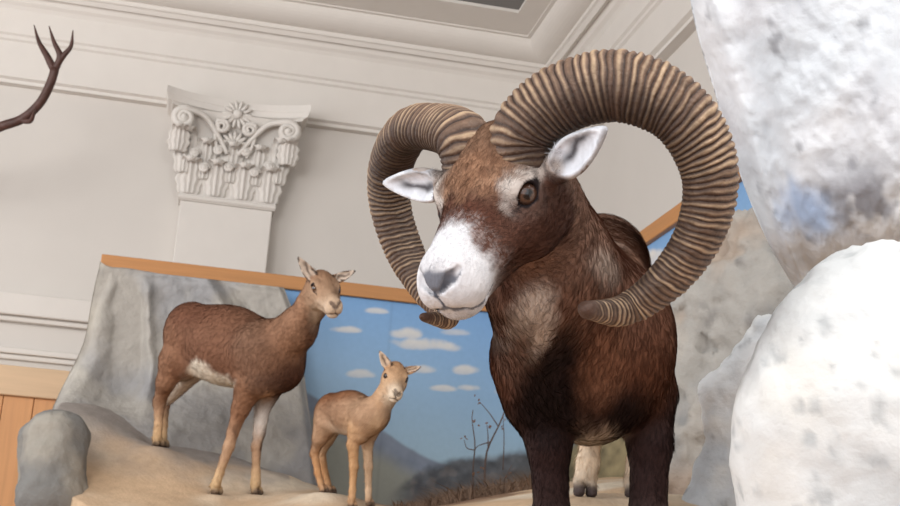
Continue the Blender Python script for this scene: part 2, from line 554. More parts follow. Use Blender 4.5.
CHEST = lin(112, 70, 50); DKB = lin(46, 31, 30); NECK = lin(142, 110, 94); PALE = lin(190, 180, 172)
rc = dict(fore=lin(144, 110, 88), bridge=lin(86, 54, 42), cheek=lin(88, 58, 46), muzzle=lin(222, 222, 226), brow=lin(150, 128, 112), jaw=lin(104, 76, 62),
          chin=lin(225, 222, 222), lid=lin(165, 152, 144), earback=lin(176, 168, 164), earin=lin(232, 236, 244), eardark=lin(62, 58, 62), nose=lin(92, 96, 108), earstripe=.95, earrim=.35, stripe_at={-1: -.22, 1: 0.0},
          ear={-1: ((-.090, -.036, -.006), (-.170, -.047, .034), (0, .80, .45), .023), 1: ((.090, -.036, -.012), (.184, -.040, .002), (.1, .8, .3), .022)})
RB = Body()


def rp(px, py, d, r=None):
    return (P(px, py, d), r * d / F) if r is not None else P(px, py, d)


def cone_px(B, a, b, k, col):
    (pa, ra), (pb, rb) = rp(*a), rp(*b)
    B.cone(pa, pb, ra, rb, k, col)


E3 = np.eye(3)
# trunk: chest, barrel, withers, rump
B_ = RB
B_.ell(P(588, 352, 2.00), E3, (.128, .12, .128), .05, CHEST)
cone_px(B_, (586, 340, 2.10, 72), (600, 312, 2.62, 52), .06, lin(96, 58, 42))
cone_px(B_, (598, 290, 2.22, 52), (602, 259, 2.66, 45), .03, lin(118, 86, 70))
B_.ell(P(604, 300, 2.72), E3, (.100, .11, .14), .05, lin(92, 60, 46))
cone_px(B_, (596, 392, 2.10, 48), (606, 372, 2.60, 46), .05, lin(70, 46, 38))
B_.ell(P(588, 421, 2.12), E3, (.045, .08, .036), .02, lin(205, 188, 170))
# shoulders and brisket
cone_px(B_, (622, 335, 2.10, 32), (638, 388, 2.02, 28), .04, CHEST)
cone_px(B_, (534, 350, 2.04, 34), (533, 388, 1.98, 28), .04, CHEST)
B_.ell(P(588, 398, 1.98), E3, (.085, .08, .05), .04, lin(52, 33, 28))
cone_px(B_, (530, 362, 2.02, 33), (540, 395, 1.98, 28), .04, CHEST)
# neck
neck0 = rh.w(0, -.085, -.055)
B_.cone(neck0, P(553, 270, 1.86), .064, .080, .05, NECK)
cone_px(B_, (553, 270, 1.86, 56), (588, 325, 2.00, 76), .05, lin(126, 90, 74))
cone_px(B_, (530, 285, 1.84, 40), (545, 345, 1.94, 44), .05, lin(112, 84, 72))
B_.cone(rh.w(.0, -.06, -.07), P(590, 276, 2.12), .048, .062, .04, NECK)
# front legs
for q in ([(540, 408, 1.98, 30), (549, 446, 1.96, 19.5), (552, 522, 1.95, 17.5), (551, 545, 1.95, 17), (550, 620, 1.96, 12), (549, 645, 1.95, 14)],
          [(646, 398, 2.02, 31), (650, 444, 1.99, 20), (648, 520, 1.97, 18), (648, 545, 1.97, 17), (647, 622, 1.98, 12), (646, 648, 1.97, 14)]):
    leg(B_, [rp(*a) for a in q[:4]], DKB); leg(B_, [rp(*a) for a in q[3:]], lin(214, 198, 180), .01)
# hind legs
for x, d in ((588, 2.74), (638, 2.76)):
    leg(B_, [rp(x - 4 if x > 600 else x + 6, 330, d, 36), rp(x + 1, 382, d, 26)], lin(84, 54, 42))
    leg(B_, [rp(x + 1, 382, d, 26), rp(x + 3, 418, d + .06, 11), rp(x + 2, 446, d + .02, 9)], lin(196, 160, 122), .012)
    leg(B_, [rp(x + 2, 446, d + .02, 9.5), rp(x, 462, d, 11), rp(x - 2, 476, d - .01, 11.5)], lin(226, 206, 182), .01)
HOOF = lin(62, 52, 54)
ram_feet = [P(549, 668, 1.93), P(646, 671, 1.95), P(584, 498, 2.71), P(635, 499, 2.73)]
for t, r in zip(ram_feet, (.022, .022, .021, .021)):
    hoof(B_, t, (-.05, -1), r, HOOF, skin=lin(220, 202, 180))
rings, er = build_head(RB, rh, rc, ram=True)
for t in ram_feet: RB.spot(t + np.array([0, -.012, .004]), (.05, .04, .022), lin(70, 60, 62), .35, .9)


def ram_face(W, old):
    q = rh.loc(W); x = np.abs(q[:, 0]); y = q[:, 1]; z = q[:, 2]; out = old
    head = 1 - smooth(.16, .20, np.sqrt(x ** 2 + (y - .03) ** 2 + (z + .03) ** 2))
    def lay(a, c):
        nonlocal out
        a = np.clip(a, 0, 1)[:, None]; out = out * (1 - a) + np.asarray(c) * a
    n1 = fbm(W, 55, 4, 5) - .5
    # tan forehead
    lay(smooth(-.02, .005, z + .05 * n1) * (1 - smooth(.02, .05, y + .06 * n1)) * (1 - smooth(.04, .06, x)) * head * .8, lin(158, 120, 94))
    lay(smooth(.56, .70, fbm(W, 70, 3, 9)) * smooth(-.02, .005, z) * (1 - smooth(.03, .05, y)) * head * .4, lin(188, 152, 126))
    lay(smooth(.50, .62, fbm(W, 90, 4, 29)) * smooth(-.03, .0, z) * (1 - smooth(.03, .06, y)) * head * .6, lin(112, 80, 62))
    lay(smooth(.018, .035, z + .02 * n1) * (1 - smooth(-.03, -.005, y)) * head * .8, lin(124, 96, 78))
    # grey-white fur round the eye and behind it
    de = np.sqrt((x - .062) ** 2 + (y - .012) ** 2 * .8 + (z + .012) ** 2 * 1.1)
    lay((1 - smooth(.024, .040, de + .025 * n1)) * head * .95, lin(208, 200, 194))
    lay((1 - smooth(.022, .055, np.sqrt((x - .075) ** 2 + (y + .045) ** 2 + (z + .004) ** 2))) * head * .85, lin(170, 158, 150))
    # pale flake in front of the eye and light patch on the cheek
    lay((1 - smooth(.006, .012, np.sqrt((x - .046) ** 2 * .6 + (y - .052) ** 2 * .6 + (z + .026) ** 2))) * head * .5, lin(190, 176, 166))
    # dark bridge of the nose and dark cheek
    lay(smooth(.035, .06, y + .05 * n1) * (1 - smooth(.10, .13, y)) * smooth(-.05, -.02, z) * head * .92, lin(92, 58, 46))
    lay(smooth(.03, .05, x) * smooth(-.035, -.01, -.03 - z + .03 * n1) * smooth(-.075, -.05, y) * (1 - smooth(.09, .11, y)) * head * .92, lin(92, 62, 51))
    # white muzzle with a ragged edge
    edge = .098 + .030 * smooth(.008, .04, x) * (z > -.045) * 0 + .018 * n1 - .25 * np.clip(z + .02, -.03, .02)
    mz = smooth(-.012, .012, y - edge + .016 * (fbm(W, 330, 2, 3) - .5))
    lay(mz * head, lin(222, 222, 226))
    lay((1 - mz) * smooth(-.035, -.012, y - edge) * smooth(.48, .66, fbm(W, 420, 2, 13)) * head * .45, lin(190, 180, 178))
    return out


RB.paints.insert(0, ram_face)
# chest markings: black blaze, pale throat, warm flanks
_p = RB.paints
RB.paints = []
RB.spot(P(560, 395, 1.86), (.055, .12, .075), lin(30, 20, 21), .4, .95)
RB.spot(P(585, 412, 1.90), (.12, .16, .045), lin(30, 20, 20), .45, .95)
RB.spot(P(588, 438, 2.06), (.034, .09, .016), lin(214, 200, 184), .6, .95)
RB.spot(P(588, 439, 2.0), (.024, .2, .010), lin(206, 190, 174), .7, .85)
RB.spot(P(556, 350, 1.86), (.022, .10, .03), lin(40, 30, 30), .6, .7)
RB.spot(P(607, 368, 1.86), (.035, .08, .06), lin(134, 92, 70), .6, .75)
RB.spot(P(602, 428, 1.9), (.03, .05, .012), lin(120, 96, 84), .6, .5)
RB.spot(P(522, 314, 1.84), (.024, .14, .030), lin(232, 222, 214), .6, .95)
RB.spot(P(533, 338, 1.86), (.014, .14, .026), lin(224, 212, 204), .6, .85)
RB.spot(P(582, 278, 1.88), (.034, .12, .026), lin(206, 190, 178), .6, .85)
RB.spot(P(612, 236, 2.16), (.05, .05, .012), lin(158, 140, 128), .6, .6)
RB.paints = RB.paints + _p

xs = axis(.36 - .16, 1.12, .0055, ram_o[0] - .135, ram_o[0] + .17, .0026)
ys = axis(ram_o[1] - .16, 2.95, .0065, ram_o[1] - .16, ram_o[1] + .12, .0026)
zs = axis(1.36, 2.36, .0055, ram_o[2] - .19, ram_o[2] + .09, .0026)


def ram_lumps(X):
    return .004 * (fbm(X, 14, 2, 4) - .5) + .0016 * (fbm(X, 60, 2, 8) - .5)


V, Q, Nn = RB.mesh((xs, ys, zs), 5)
col = RB.colour(V, .010, .010)
ram_at = [.75, 2.35, float(min(f[2] for f in ram_feet))]
ram = tag(thing('ram', ram_at), 'large brown ram with big curled ridged horns and a white muzzle', 'ram')
mesh('body', V, Q, M_FUR, ram, col=col)
print("ram body", V.shape, Q.shape, len(xs), len(ys), len(zs), V.min(0), V.max(0))
eyes(rings, er, ram, M_EYE, lin(92, 66, 54))


def ram_flow(p):
    q = rh.loc(p); hd = 1 - smooth(.13, .20, np.linalg.norm(q - np.array([0, .02, -.03]), axis=1))
    back = -rh.M[:, 1] + .3 * np.array([0, 0, -1])
    body = np.array([0, .45, -1.0])
    return back * hd[:, None] + body * (1 - hd[:, None])


def ram_len(p):
    q = rh.loc(p); hd = 1 - smooth(.12, .20, np.linalg.norm(q - np.array([0, .02, -.03]), axis=1))
    muz = smooth(.06, .12, q[:, 1]) * hd
    L = .015 * (1 - hd) + .008 * hd
    return L * (1 - .6 * muz) * np.where(p[:, 2] < 1.75, .6, 1)


def ram_keep(p):
    q = rh.loc(p); k = np.ones(len(p))
    for cc, R3, cen in rings:
        k *= smooth(.020, .026, np.linalg.norm(p - cen, axis=1))
    nose = (q[:, 1] > .138) & (q[:, 2] < -.012) & (q[:, 2] > -.072)
    k *= np.where(nose, 0, 1)
    ear = (np.abs(q[:, 0]) > .10) & (q[:, 2] > -.05) & (q[:, 1] < 0) & (q[:, 1] > -.1)
    k *= np.where(ear, 0, 1)
    hd = np.linalg.norm(q - np.array([0, .02, -.03]), axis=1) < .16
    k *= np.where(hd, 2.2, 1) * np.where(p[:, 1] > 2.35, .35, 1) * np.where(p[:, 2] < 1.62, .1, 1)
    return k


FURW = lambda p: np.full(len(p), .00036)


def ram_lift(p):
    q = rh.loc(p); hd = 1 - smooth(.12, .20, np.linalg.norm(q - np.array([0, .02, -.03]), axis=1))
    return .055 - .02 * hd


def ram_jit(p):
    q = rh.loc(p); hd = 1 - smooth(.12, .20, np.linalg.norm(q - np.array([0, .02, -.03]), axis=1))
    return .34 + .06 * hd - .24 * smooth(.07, .11, q[:, 1]) * hd


fur('coat', V, Q, Nn, col, ram, M_COAT, 90000, ram_flow, ram_len, FURW, ram_lift, ram_jit, ram_keep)

# horns: a spiral triangulated from both sides of the head
HORN = np.array([(.040, -.050, .000), (.050, -.069, .0335), (.0979, -.0961, .054), (.1678, -.1183, .0471), (.228, -.1207, -.0003), (.2497, -.1007, -.0722),
                 (.2326, -.0646, -.1318), (.1898, -.0234, -.1734), (.1383, .0196, -.1891), (.1228, .0834, -.1372)])
HORN_R = {-1: [.044, .045, .0465, .047, .043, .0375, .033, .028, .021, .0105], 1: [.040, .037, .034, .032, .031, .029, .027, .022, .016, .0055]}


def horn(side):
    n = 760; k = 72
    hp = HORN * np.array([side, 1, 1])
    if side > 0: hp[2:5, 2] -= .014
    cv = catmull(np.column_stack([hp, HORN_R[side]]), n)
    pts = np.array([rh.w(*p) for p in cv[:, :3]]); rad = cv[:, 3]
    T = np.gradient(pts, axis=0); T /= np.linalg.norm(T, axis=1)[:, None]
    cen = rh.w(side * .14, -.06, -.06)
    s = np.linspace(0, 1, n); g = np.random.default_rng(3)
    # growth rings, unevenly spaced and crowding towards the tip
    cuts = [0.0]
    while cuts[-1] < 1.02:
        cuts.append(cuts[-1] + (.0138 - .003 * cuts[-1]) * (.75 + .5 * g.random()))
    cuts = np.array(cuts); rnd = g.random(len(cuts) + 2)
    V = np.zeros((n, k, 3)); Cc = np.zeros((n, k, 3))
    th = np.linspace(0, 2 * math.pi, k, endpoint=False)
    for i in range(n):
        out = pts[i] - cen; out -= T[i] * (out @ T[i]); out /= np.linalg.norm(out)
        sd = np.cross(T[i], out) * side
        # section: full on the outer curve, pinched towards the inner edge
        r = rad[i] * (1 + .05 * np.cos(th) - .06 * np.cos(2 * th) + .03 * np.cos(3 * th))
        pos = s[i] + .0014 * np.sin(2 * th + 9 * s[i]) + .0009 * np.sin(5 * th + 60 * s[i]) + .0006 * np.sin(9 * th + 150 * s[i]) + .007 * np.cos(th)
        j = np.clip(np.searchsorted(cuts, pos) - 1, 0, len(cuts) - 2)
        u = np.clip((pos - cuts[j]) / (cuts[j + 1] - cuts[j]), 0, 1)
        ridge = np.sin(math.pi * u) ** .8 * (.62 + .38 * rnd[j])
        amp = .10 * smooth(0, .03, s[i]) * (1 - smooth(.90, .99, s[i])) * (.55 + .45 * np.cos(th) * .6 + .3)
        rr = r * (1 - amp * .5 + amp * ridge)
        if i > n - 14:
            rr = rr * math.sqrt(max(1e-4, 1 - ((i - (n - 14)) / 13.5) ** 2))
        V[i] = pts[i] + rr[:, None] * (np.cos(th)[:, None] * out + np.sin(th)[:, None] * sd)
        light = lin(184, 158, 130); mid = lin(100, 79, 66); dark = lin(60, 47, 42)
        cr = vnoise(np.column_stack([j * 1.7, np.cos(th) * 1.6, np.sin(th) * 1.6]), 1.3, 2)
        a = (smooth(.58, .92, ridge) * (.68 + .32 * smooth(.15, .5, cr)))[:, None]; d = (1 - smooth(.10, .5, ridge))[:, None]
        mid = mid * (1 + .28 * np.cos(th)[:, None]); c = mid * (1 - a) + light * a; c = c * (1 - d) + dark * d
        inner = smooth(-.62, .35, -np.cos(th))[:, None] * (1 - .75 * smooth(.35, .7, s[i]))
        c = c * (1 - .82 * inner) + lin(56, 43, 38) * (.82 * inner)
        wear = smooth(.5, .9, vnoise(np.column_stack([np.full(k, s[i] * 9), np.cos(th), np.sin(th)]), 2.0, 4))[:, None]
        c = c * (1 - .35 * wear) + lin(88, 66, 54) * (.35 * wear)
        tip = smooth(.955, .985, s[i]); c = c * (1 - tip) + lin(86, 64, 54) * tip
        Cc[i] = c
    Fq = []
    I = np.arange(n - 1)[:, None] * k; J = np.arange(k)[None]
    Fq = np.stack([I + J, I + (J + 1) % k, I + k + (J + 1) % k, I + k + J], -1).reshape(-1, 4)
    if side > 0: Fq = Fq[:, ::-1]
    Vf = V.reshape(-1, 3)
    Vt = np.vstack([Vf, pts[-1] + T[-1] * .002, pts[0]])
    Fl = [tuple(q) for q in Fq.tolist()]
    t, b = len(Vf), len(Vf) + 1
    for j in range(k):
        f1 = ((n - 1) * k + j, (n - 1) * k + (j + 1) % k, t); f2 = ((j + 1) % k, j, b)
        Fl.append(f1 if side < 0 else f1[::-1]); Fl.append(f2 if side < 0 else f2[::-1])
    Cf = np.vstack([Cc.reshape(-1, 3), Cc[-1, 0], Cc[0, 0]])
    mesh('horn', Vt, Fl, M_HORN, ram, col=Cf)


horn(-1); horn(1)


# ------------------------------------------------------------------ ewe and lamb
HEAD_F = dict(earstripe=.8, earrim=.9, nose_amt=.8)


def head_frame(eye_l, eye_r, d, nvec, sc):
    """eye_l/eye_r as seen: viewer's left and right; nvec: nose direction in camera axes"""
    n = np.array(nvec, float); n /= np.linalg.norm(n)
    sx = eye_r[0] - eye_l[0]; sy = -(eye_r[1] - eye_l[1])
    sz = -(n[0] * sx + n[1] * sy) / n[2]
    s = np.array([sx, sy, sz]); s /= np.linalg.norm(s)
    M = RC @ np.stack([-s, n, np.cross(n, s)], 1)      # x towards the animal's right = viewer's left
    o = P((eye_l[0] + eye_r[0]) / 2, (eye_l[1] + eye_r[1]) / 2, d)
    return Head(o, M, sc)


def ear_of(h, base, tip, db, wdt, op, side):
    """ear from photo positions into head axes"""
    b = h.loc(P(*base)[None])[0]; t = h.loc(P(*tip)[None])[0]
    return (b, t, op, wdt)


# ---- ewe
EB = Body()
eD = 4.80
RED = lin(124, 88, 69); TAN = lin(184, 150, 122); MIDB = lin(124, 94, 76); CRM = lin(226, 208, 184); DK = lin(64, 42, 34)
eh = head_frame((313.5, 285), (338.5, 286.5), 4.62, (.40, -.36, .86), .80)
ec = dict(HEAD_F, fore=lin(146, 112, 88), bridge=lin(168, 134, 108), cheek=lin(168, 138, 112), muzzle=lin(196, 172, 148), brow=lin(164, 134, 110), jaw=lin(206, 186, 166),
          chin=lin(220, 206, 190), lid=lin(190, 164, 138), earback=lin(150, 116, 92), earin=lin(214, 196, 180), eardark=lin(58, 46, 42), nose=lin(74, 62, 60),
          ear={1: ((.045, -.050, .010), (.125, -.075, .100), (.1, .8, .3), .024), -1: ((-.050, -.050, .008), (-.150, -.060, .055), (0, .8, .5), .021)})
def ep(*a): return rp(*a)
def ec_(a, b, k, col): cone_px(EB, a, b, k, col)
ec_((192, 328, 5.04, 26), (228, 345, 4.98, 36), .06, RED)
ec_((228, 345, 4.98, 37), (268, 357, 4.86, 36), .06, RED)
ec_((185, 342, 5.03, 19), (181, 362, 5.02, 19), .05, lin(124, 86, 66))
ec_((196, 340, 5.10, 24), (190, 362, 5.10, 18), .05, RED)
ec_((262, 350, 4.80, 26), (262, 378, 4.78, 19), .05, MIDB)
ec_((272, 362, 4.86, 28), (284, 372, 4.82, 17), .05, lin(100, 62, 46))
ec_((276, 350, 4.82, 27), (296, 330, 4.76, 19), .05, lin(138, 102, 80))
ec_((296, 330, 4.76, 19), (314, 302, 4.70, 13.5), .04, lin(152, 116, 92))
EB.cone(P(314, 302, 4.70), eh.w(0, -.05, -.035), 13.5 * 4.7 / F, .052, .04, lin(160, 120, 92))
# belly
ec_((204, 368, 5.0, 11), (234, 377, 4.94, 9), .02, CRM)
# hind legs
for dx, dd in ((0, 0), (5, .15)):
    leg(EB, [rp(173 + dx, 360, 5.0 + dd, 14), rp(166 + dx, 382, 5.0 + dd, 8.6), rp(159.5 + dx, 402, 5.04 + dd, 6)], lin(146, 108, 84), .025)
    leg(EB, [rp(159.5 + dx, 402, 5.04 + dd, 5.6), rp(158.5 + dx, 424, 5.03 + dd, 4.0)], TAN, .012)
    leg(EB, [rp(158.5 + dx, 424, 5.03 + dd, 4.0), rp(157.5 + dx, 437, 5.02 + dd, 4.8)], lin(214, 178, 136), .01)
ec_((196, 370, 5.08, 10), (170, 399, 5.15, 5), .02, lin(214, 196, 176))
# front legs
leg(EB, [rp(250, 385, 4.80, 17), rp(241, 408, 4.80, 8.5), rp(233, 432, 4.80, 5.8)], lin(142, 104, 80), .02)
leg(EB, [rp(233, 432, 4.80, 5.6), rp(229, 446, 4.79, 5.4), rp(220, 472, 4.79, 4.0)], TAN, .01)
leg(EB, [rp(220, 472, 4.79, 4.0), rp(216, 484, 4.78, 5.0)], lin(214, 182, 140), .01)
leg(EB, [rp(270, 385, 4.88, 15), rp(263, 406, 4.88, 9)], lin(100, 66, 48), .02)
leg(EB, [rp(263, 402, 4.87, 8.4), rp(259.5, 432, 4.86, 6.2)], lin(222, 216, 210), .01)
leg(EB, [rp(259.5, 434, 4.86, 5.6), rp(256.5, 446, 4.86, 4.8), rp(256, 472, 4.86, 3.8)], TAN, .01)
leg(EB, [rp(256, 472, 4.86, 4.4), rp(255.5, 484, 4.85, 5.4)], lin(210, 178, 138), .01)
ec_((170, 330, 5.06, 6), (168, 346, 5.07, 4), .01, lin(110, 66, 46))      # tail
ewe_feet = [P(157, 447, 5.02), P(162, 448, 5.17), P(215, 495, 4.78), P(255, 495, 4.85)]
for t in ewe_feet: hoof(EB, t, (.6, -.7), .020, lin(92, 76, 66), skin=lin(214, 182, 140))
rings, er = build_head(EB, eh, ec)
for t in ewe_feet: EB.spot(t + np.array([.006, -.008, .004]), (.04, .04, .016), lin(84, 70, 62), .4, .9)
_p = EB.paints; EB.paints = []
EB.spot(P(192, 312, 5.0), (.16, .2, .07), lin(108, 70, 54), .6, .6)
EB.spot(P(166, 350, 5.0), (.05, .2, .10), lin(138, 102, 80), .6, .6)
EB.spot(P(288, 380, 4.75), (.045, .2, .06), DK, .7, .7, None)
EB.spot(P(268, 382, 4.70), (.05, .10, .03), lin(70, 46, 38), .8, .55)
EB.spot(P(270, 395, 4.72), (.03, .12, .014), lin(190, 150, 120), .6, .7)
EB.spot(P(312, 330, 4.66), (.03, .10, .07), lin(86, 58, 46), .6, .6)
EB.spot(P(318, 318, 4.60), (.026, .10, .05), lin(214, 194, 172), .6, .85)
EB.spot(P(264, 440, 4.86), (.014, .05, .06), DK, .6, .7)
EB.spot(P(236, 432, 4.76), (.008, .05, .03), DK, .6, .6)
for x_, y_, r_ in ((196, 367, .030), (204, 374, .032), (213, 380, .030), (222, 384, .028), (231, 388, .022)):
    EB.spot(P(x_, y_, 4.92), (r_, .16, r_ * .85), lin(232, 222, 206), .35, .95)
for x_, y_, r_ in ((190, 376, .03), (183, 385, .024), (175, 393, .014)):
    EB.spot(P(x_, y_, 5.12), (r_, .15, r_), lin(222, 206, 190), .5, .85)
EB.paints += _p
lo = np.array([-.22, 4.4, 1.74]); hi = np.array([.66, 5.4, 2.85])
xs = axis(lo[0], hi[0], .009, eh.o[0] - .15, eh.o[0] + .15, .004)
ys = axis(lo[1], hi[1], .010, eh.o[1] - .16, eh.o[1] + .14, .004)
zs = axis(lo[2], hi[2], .009, eh.o[2] - .14, eh.o[2] + .15, .004)
V, Q, Nn = EB.mesh((xs, ys, zs), 5)
col = EB.colour(V, .014, .014)
ewe = tag(thing('ewe', [.1, 5.0, float(ewe_feet[2][2])]), 'hornless reddish brown ewe standing on the sand with head turned', 'ewe')
mesh('body', V, Q, M_FUR_SOFT, ewe, col=col)
def far_keep(h, rings):
    def k(p):
        o = np.ones(len(p))
        for cc, R3, cen in rings: o *= smooth(.018, .026, np.linalg.norm(p - cen, axis=1))
        q = h.loc(p); o *= np.where((np.abs(q[:, 0]) > .055) & (q[:, 2] > 0), 0, 1) * np.where((q[:, 1] > .12) & (np.abs(q[:, 0]) < .04), 0, 1)
        return o * np.where(p[:, 2] < h.o[2] - .55 * h.sc, .5, 1)
    return k


def far_flow(h):
    def k(p):
        q = h.loc(p); hd = 1 - smooth(.13, .20, np.linalg.norm(q - np.array([0, .02, -.03]), axis=1))
        return (-h.M[:, 1])[None] * hd[:, None] + np.array([-.6, .2, -.8])[None] * (1 - hd)[:, None]
    return k


fur('coat', V, Q, Nn, col, ewe, M_COAT, 26000, far_flow(eh), lambda p: np.full(len(p), .016), lambda p: np.full(len(p), .0009), lambda p: np.full(len(p), .03), lambda p: np.full(len(p), .17), far_keep(eh, rings), 2)
eyes(rings, er, ewe, M_EYE, lin(96, 66, 46))

# ---- lamb
LB = Body()
LT = lin(182, 148, 120); LL = lin(210, 180, 150); LC = lin(224, 208, 188); LR = lin(152, 114, 88)
lh = head_frame((387.5, 373), (405.5, 377.5), 4.50, (.10, -.38, .92), .62)
lc = dict(HEAD_F, fore=lin(182, 140, 104), bridge=lin(188, 150, 116), cheek=lin(204, 172, 140), muzzle=lin(214, 194, 170), brow=lin(194, 158, 124), jaw=lin(222, 202, 178),
          chin=lin(226, 212, 194), lid=lin(206, 176, 146), earback=lin(176, 134, 100), earin=lin(216, 192, 170), eardark=lin(66, 50, 44), nose=lin(60, 50, 48),
          ear={1: ((.048, -.050, .010), (.118, -.075, .085), (.1, .8, .3), .024), -1: ((-.050, -.050, .008), (-.130, -.060, .055), (0, .8, .5), .021)})
def lc_(a, b, k, col): cone_px(LB, a, b, k, col)
lc_((333, 409, 4.68, 16), (350, 411, 4.62, 18.5), .04, LR)
lc_((350, 412, 4.62, 18.5), (370, 416, 4.54, 18), .04, LT)
lc_((328, 416, 4.68, 13), (325, 428, 4.68, 11), .03, LT)
lc_((366, 420, 4.52, 15), (360, 434, 4.52, 10), .03, LT)
lc_((376, 412, 4.52, 14), (386, 396, 4.50, 9.5), .03, LT)
lc_((386, 396, 4.50, 9.5), (394, 382, 4.52, 8), .03, lin(206, 164, 124))
LB.cone(P(394, 382, 4.52), lh.w(0, -.05, -.035), 8 * 4.52 / F, .045 * .7, .02, lin(206, 164, 124))
lc_((340, 424, 4.64, 9), (356, 428, 4.58, 8), .02, LC)
for dx, dd, cc in ((0, 0, LT), (7, .13, LL)):
    leg(LB, [rp(326 + dx, 424, 4.66 + dd, 12), rp(320 + dx, 438, 4.67 + dd, 6.6), rp(314.5 + dx, 453, 4.70 + dd, 4.2)], cc, .02)
    leg(LB, [rp(314.5 + dx, 453, 4.70 + dd, 4.0), rp(318 + dx, 472, 4.69 + dd, 3.0), rp(321 + dx, 484, 4.68 + dd, 3.3)], lin(204, 156, 112), .008)
leg(LB, [rp(357, 430, 4.52, 10), rp(353, 444, 4.52, 5.8), rp(354, 466, 4.52, 4.1), rp(352.5, 490, 4.52, 3.1), rp(352, 499, 4.51, 3.6)], lin(206, 164, 122), .01)
leg(LB, [rp(371, 430, 4.58, 9), rp(367.5, 444, 4.58, 5.4), rp(368.5, 466, 4.58, 3.9), rp(368.5, 490, 4.58, 3.0), rp(368.5, 498, 4.57, 3.5)], LL, .01)
lamb_feet = [P(323, 493, 4.67), P(331, 494, 4.80), P(351.5, 508, 4.51), P(369, 507, 4.57)]
for t in lamb_feet: hoof(LB, t, (.5, -.8), .0145, lin(96, 78, 66), skin=lin(204, 164, 128))
rings, er = build_head(LB, lh, lc)
for t in lamb_feet: LB.spot(t + np.array([.004, -.006, .003]), (.03, .03, .012), lin(92, 76, 66), .4, .9)
_p = LB.paints; LB.paints = []
LB.spot(P(334, 394, 4.66), (.10, .2, .035), lin(140, 90, 58), .6, .7)
LB.spot(P(392, 402, 4.44), (.022, .06, .05), LC, .6, .8)
LB.spot(P(380, 425, 4.44), (.03, .08, .035), lin(224, 190, 154), .7, .6)
LB.paints += _p
xs = axis(.36, .86, .006, lh.o[0] - .115, lh.o[0] + .115, .003)
ys = axis(4.25, 5.0, .007, lh.o[1] - .13, lh.o[1] + .11, .003)
zs = axis(1.74, 2.40, .006, lh.o[2] - .10, lh.o[2] + .11, .003)
V, Q, Nn = LB.mesh((xs, ys, zs), 5)
col = LB.colour(V, .012, .012)
lamb = tag(thing('lamb', [.6, 4.6, float(lamb_feet[2][2])]), 'small pale tan lamb standing between the ewe and the ram', 'lamb')
mesh('body', V, Q, M_FUR_SOFT, lamb, col=col)
fur('coat', V, Q, Nn, col, lamb, M_COAT, 16000, far_flow(lh), lambda p: np.full(len(p), .012), lambda p: np.full(len(p), .0008), lambda p: np.full(len(p), .03), lambda p: np.full(len(p), .13), far_keep(lh, rings), 3)
eyes(rings, er, lamb, M_EYE, lin(60, 44, 36))


# ------------------------------------------------------------------ ground
ctrl = [tuple(p) for p in ram_feet + ewe_feet + lamb_feet]
ctrl += [tuple(P(*a)) for a in ((86, 452, 4.90), (80, 500, 4.55), (110, 480, 4.75), (70, 416, 5.05), (110, 420, 5.2), (190, 452, 5.2), (285, 476, 5.1), (250, 520, 4.5), (180, 512, 4.45),
                                (440, 506, 5.2), (500, 500, 5.3), (612, 478, 4.9), (560, 484, 5.0), (612, 489, 3.8), (690, 500, 3.6), (720, 506, 3.0), (400, 512, 5.0))]
ctrl += [(-.6, 3.0, 1.2), (-.5, 3.8, 1.45), (0, 3.0, 1.30), (0, 2.0, 1.15), (.3, 3.8, 1.62), (.3, 2.6, 1.45), (1.2, 2.0, 1.42), (1.3, 3.0, 1.68), (-1.0, 5.0, 1.75), (-1, 4.2, 1.45),
         (1.5, 5.6, 1.9), (.6, 5.7, 1.86), (-.5, 5.7, 2.2), (.2, 5.7, 2.1), (1.5, 1.6, 1.3), (.4, 1.7, 1.28)]
ctrl = np.array(ctrl)


def tps_fit(p, z, lam=2e-4):
    d = np.linalg.norm(p[:, None] - p[None], axis=2); K = np.where(d > 0, d * d * np.log(d + 1e-9), 0) + lam * np.eye(len(p))
    A = np.zeros((len(p) + 3,) * 2); A[:-3, :-3] = K; A[:-3, -3:] = np.column_stack([np.ones(len(p)), p]); A[-3:, :-3] = A[:-3, -3:].T
    return np.linalg.solve(A, np.concatenate([z, np.zeros(3)]))


TW = tps_fit(ctrl[:, :2], ctrl[:, 2])
FEET = np.array(ram_feet + ewe_feet + lamb_feet)


def ground_z(xy):
    d = np.linalg.norm(xy[:, None] - ctrl[None, :, :2], axis=2); K = np.where(d > 0, d * d * np.log(d + 1e-9), 0)
    z = K @ TW[:-3] + TW[-3] + xy @ TW[-2:]
    q = np.column_stack([xy, np.zeros(len(xy))])
    bump = .02 * (fbm(q, 3.2, 4, 2) - .5) + .012 * (fbm(q, 11, 3, 7) - .5)
    df = np.linalg.norm(xy[:, None] - FEET[None, :, :2], axis=2)
    w = np.exp(-(df / .055) ** 2)
    base = z + bump * smooth(.04, .25, df.min(1))
    # flat prints under the hooves
    return base * (1 - w.max(1)) + (w * (FEET[:, 2] + .002)[None]).sum(1) / (w.sum(1) + 1e-9) * w.max(1)


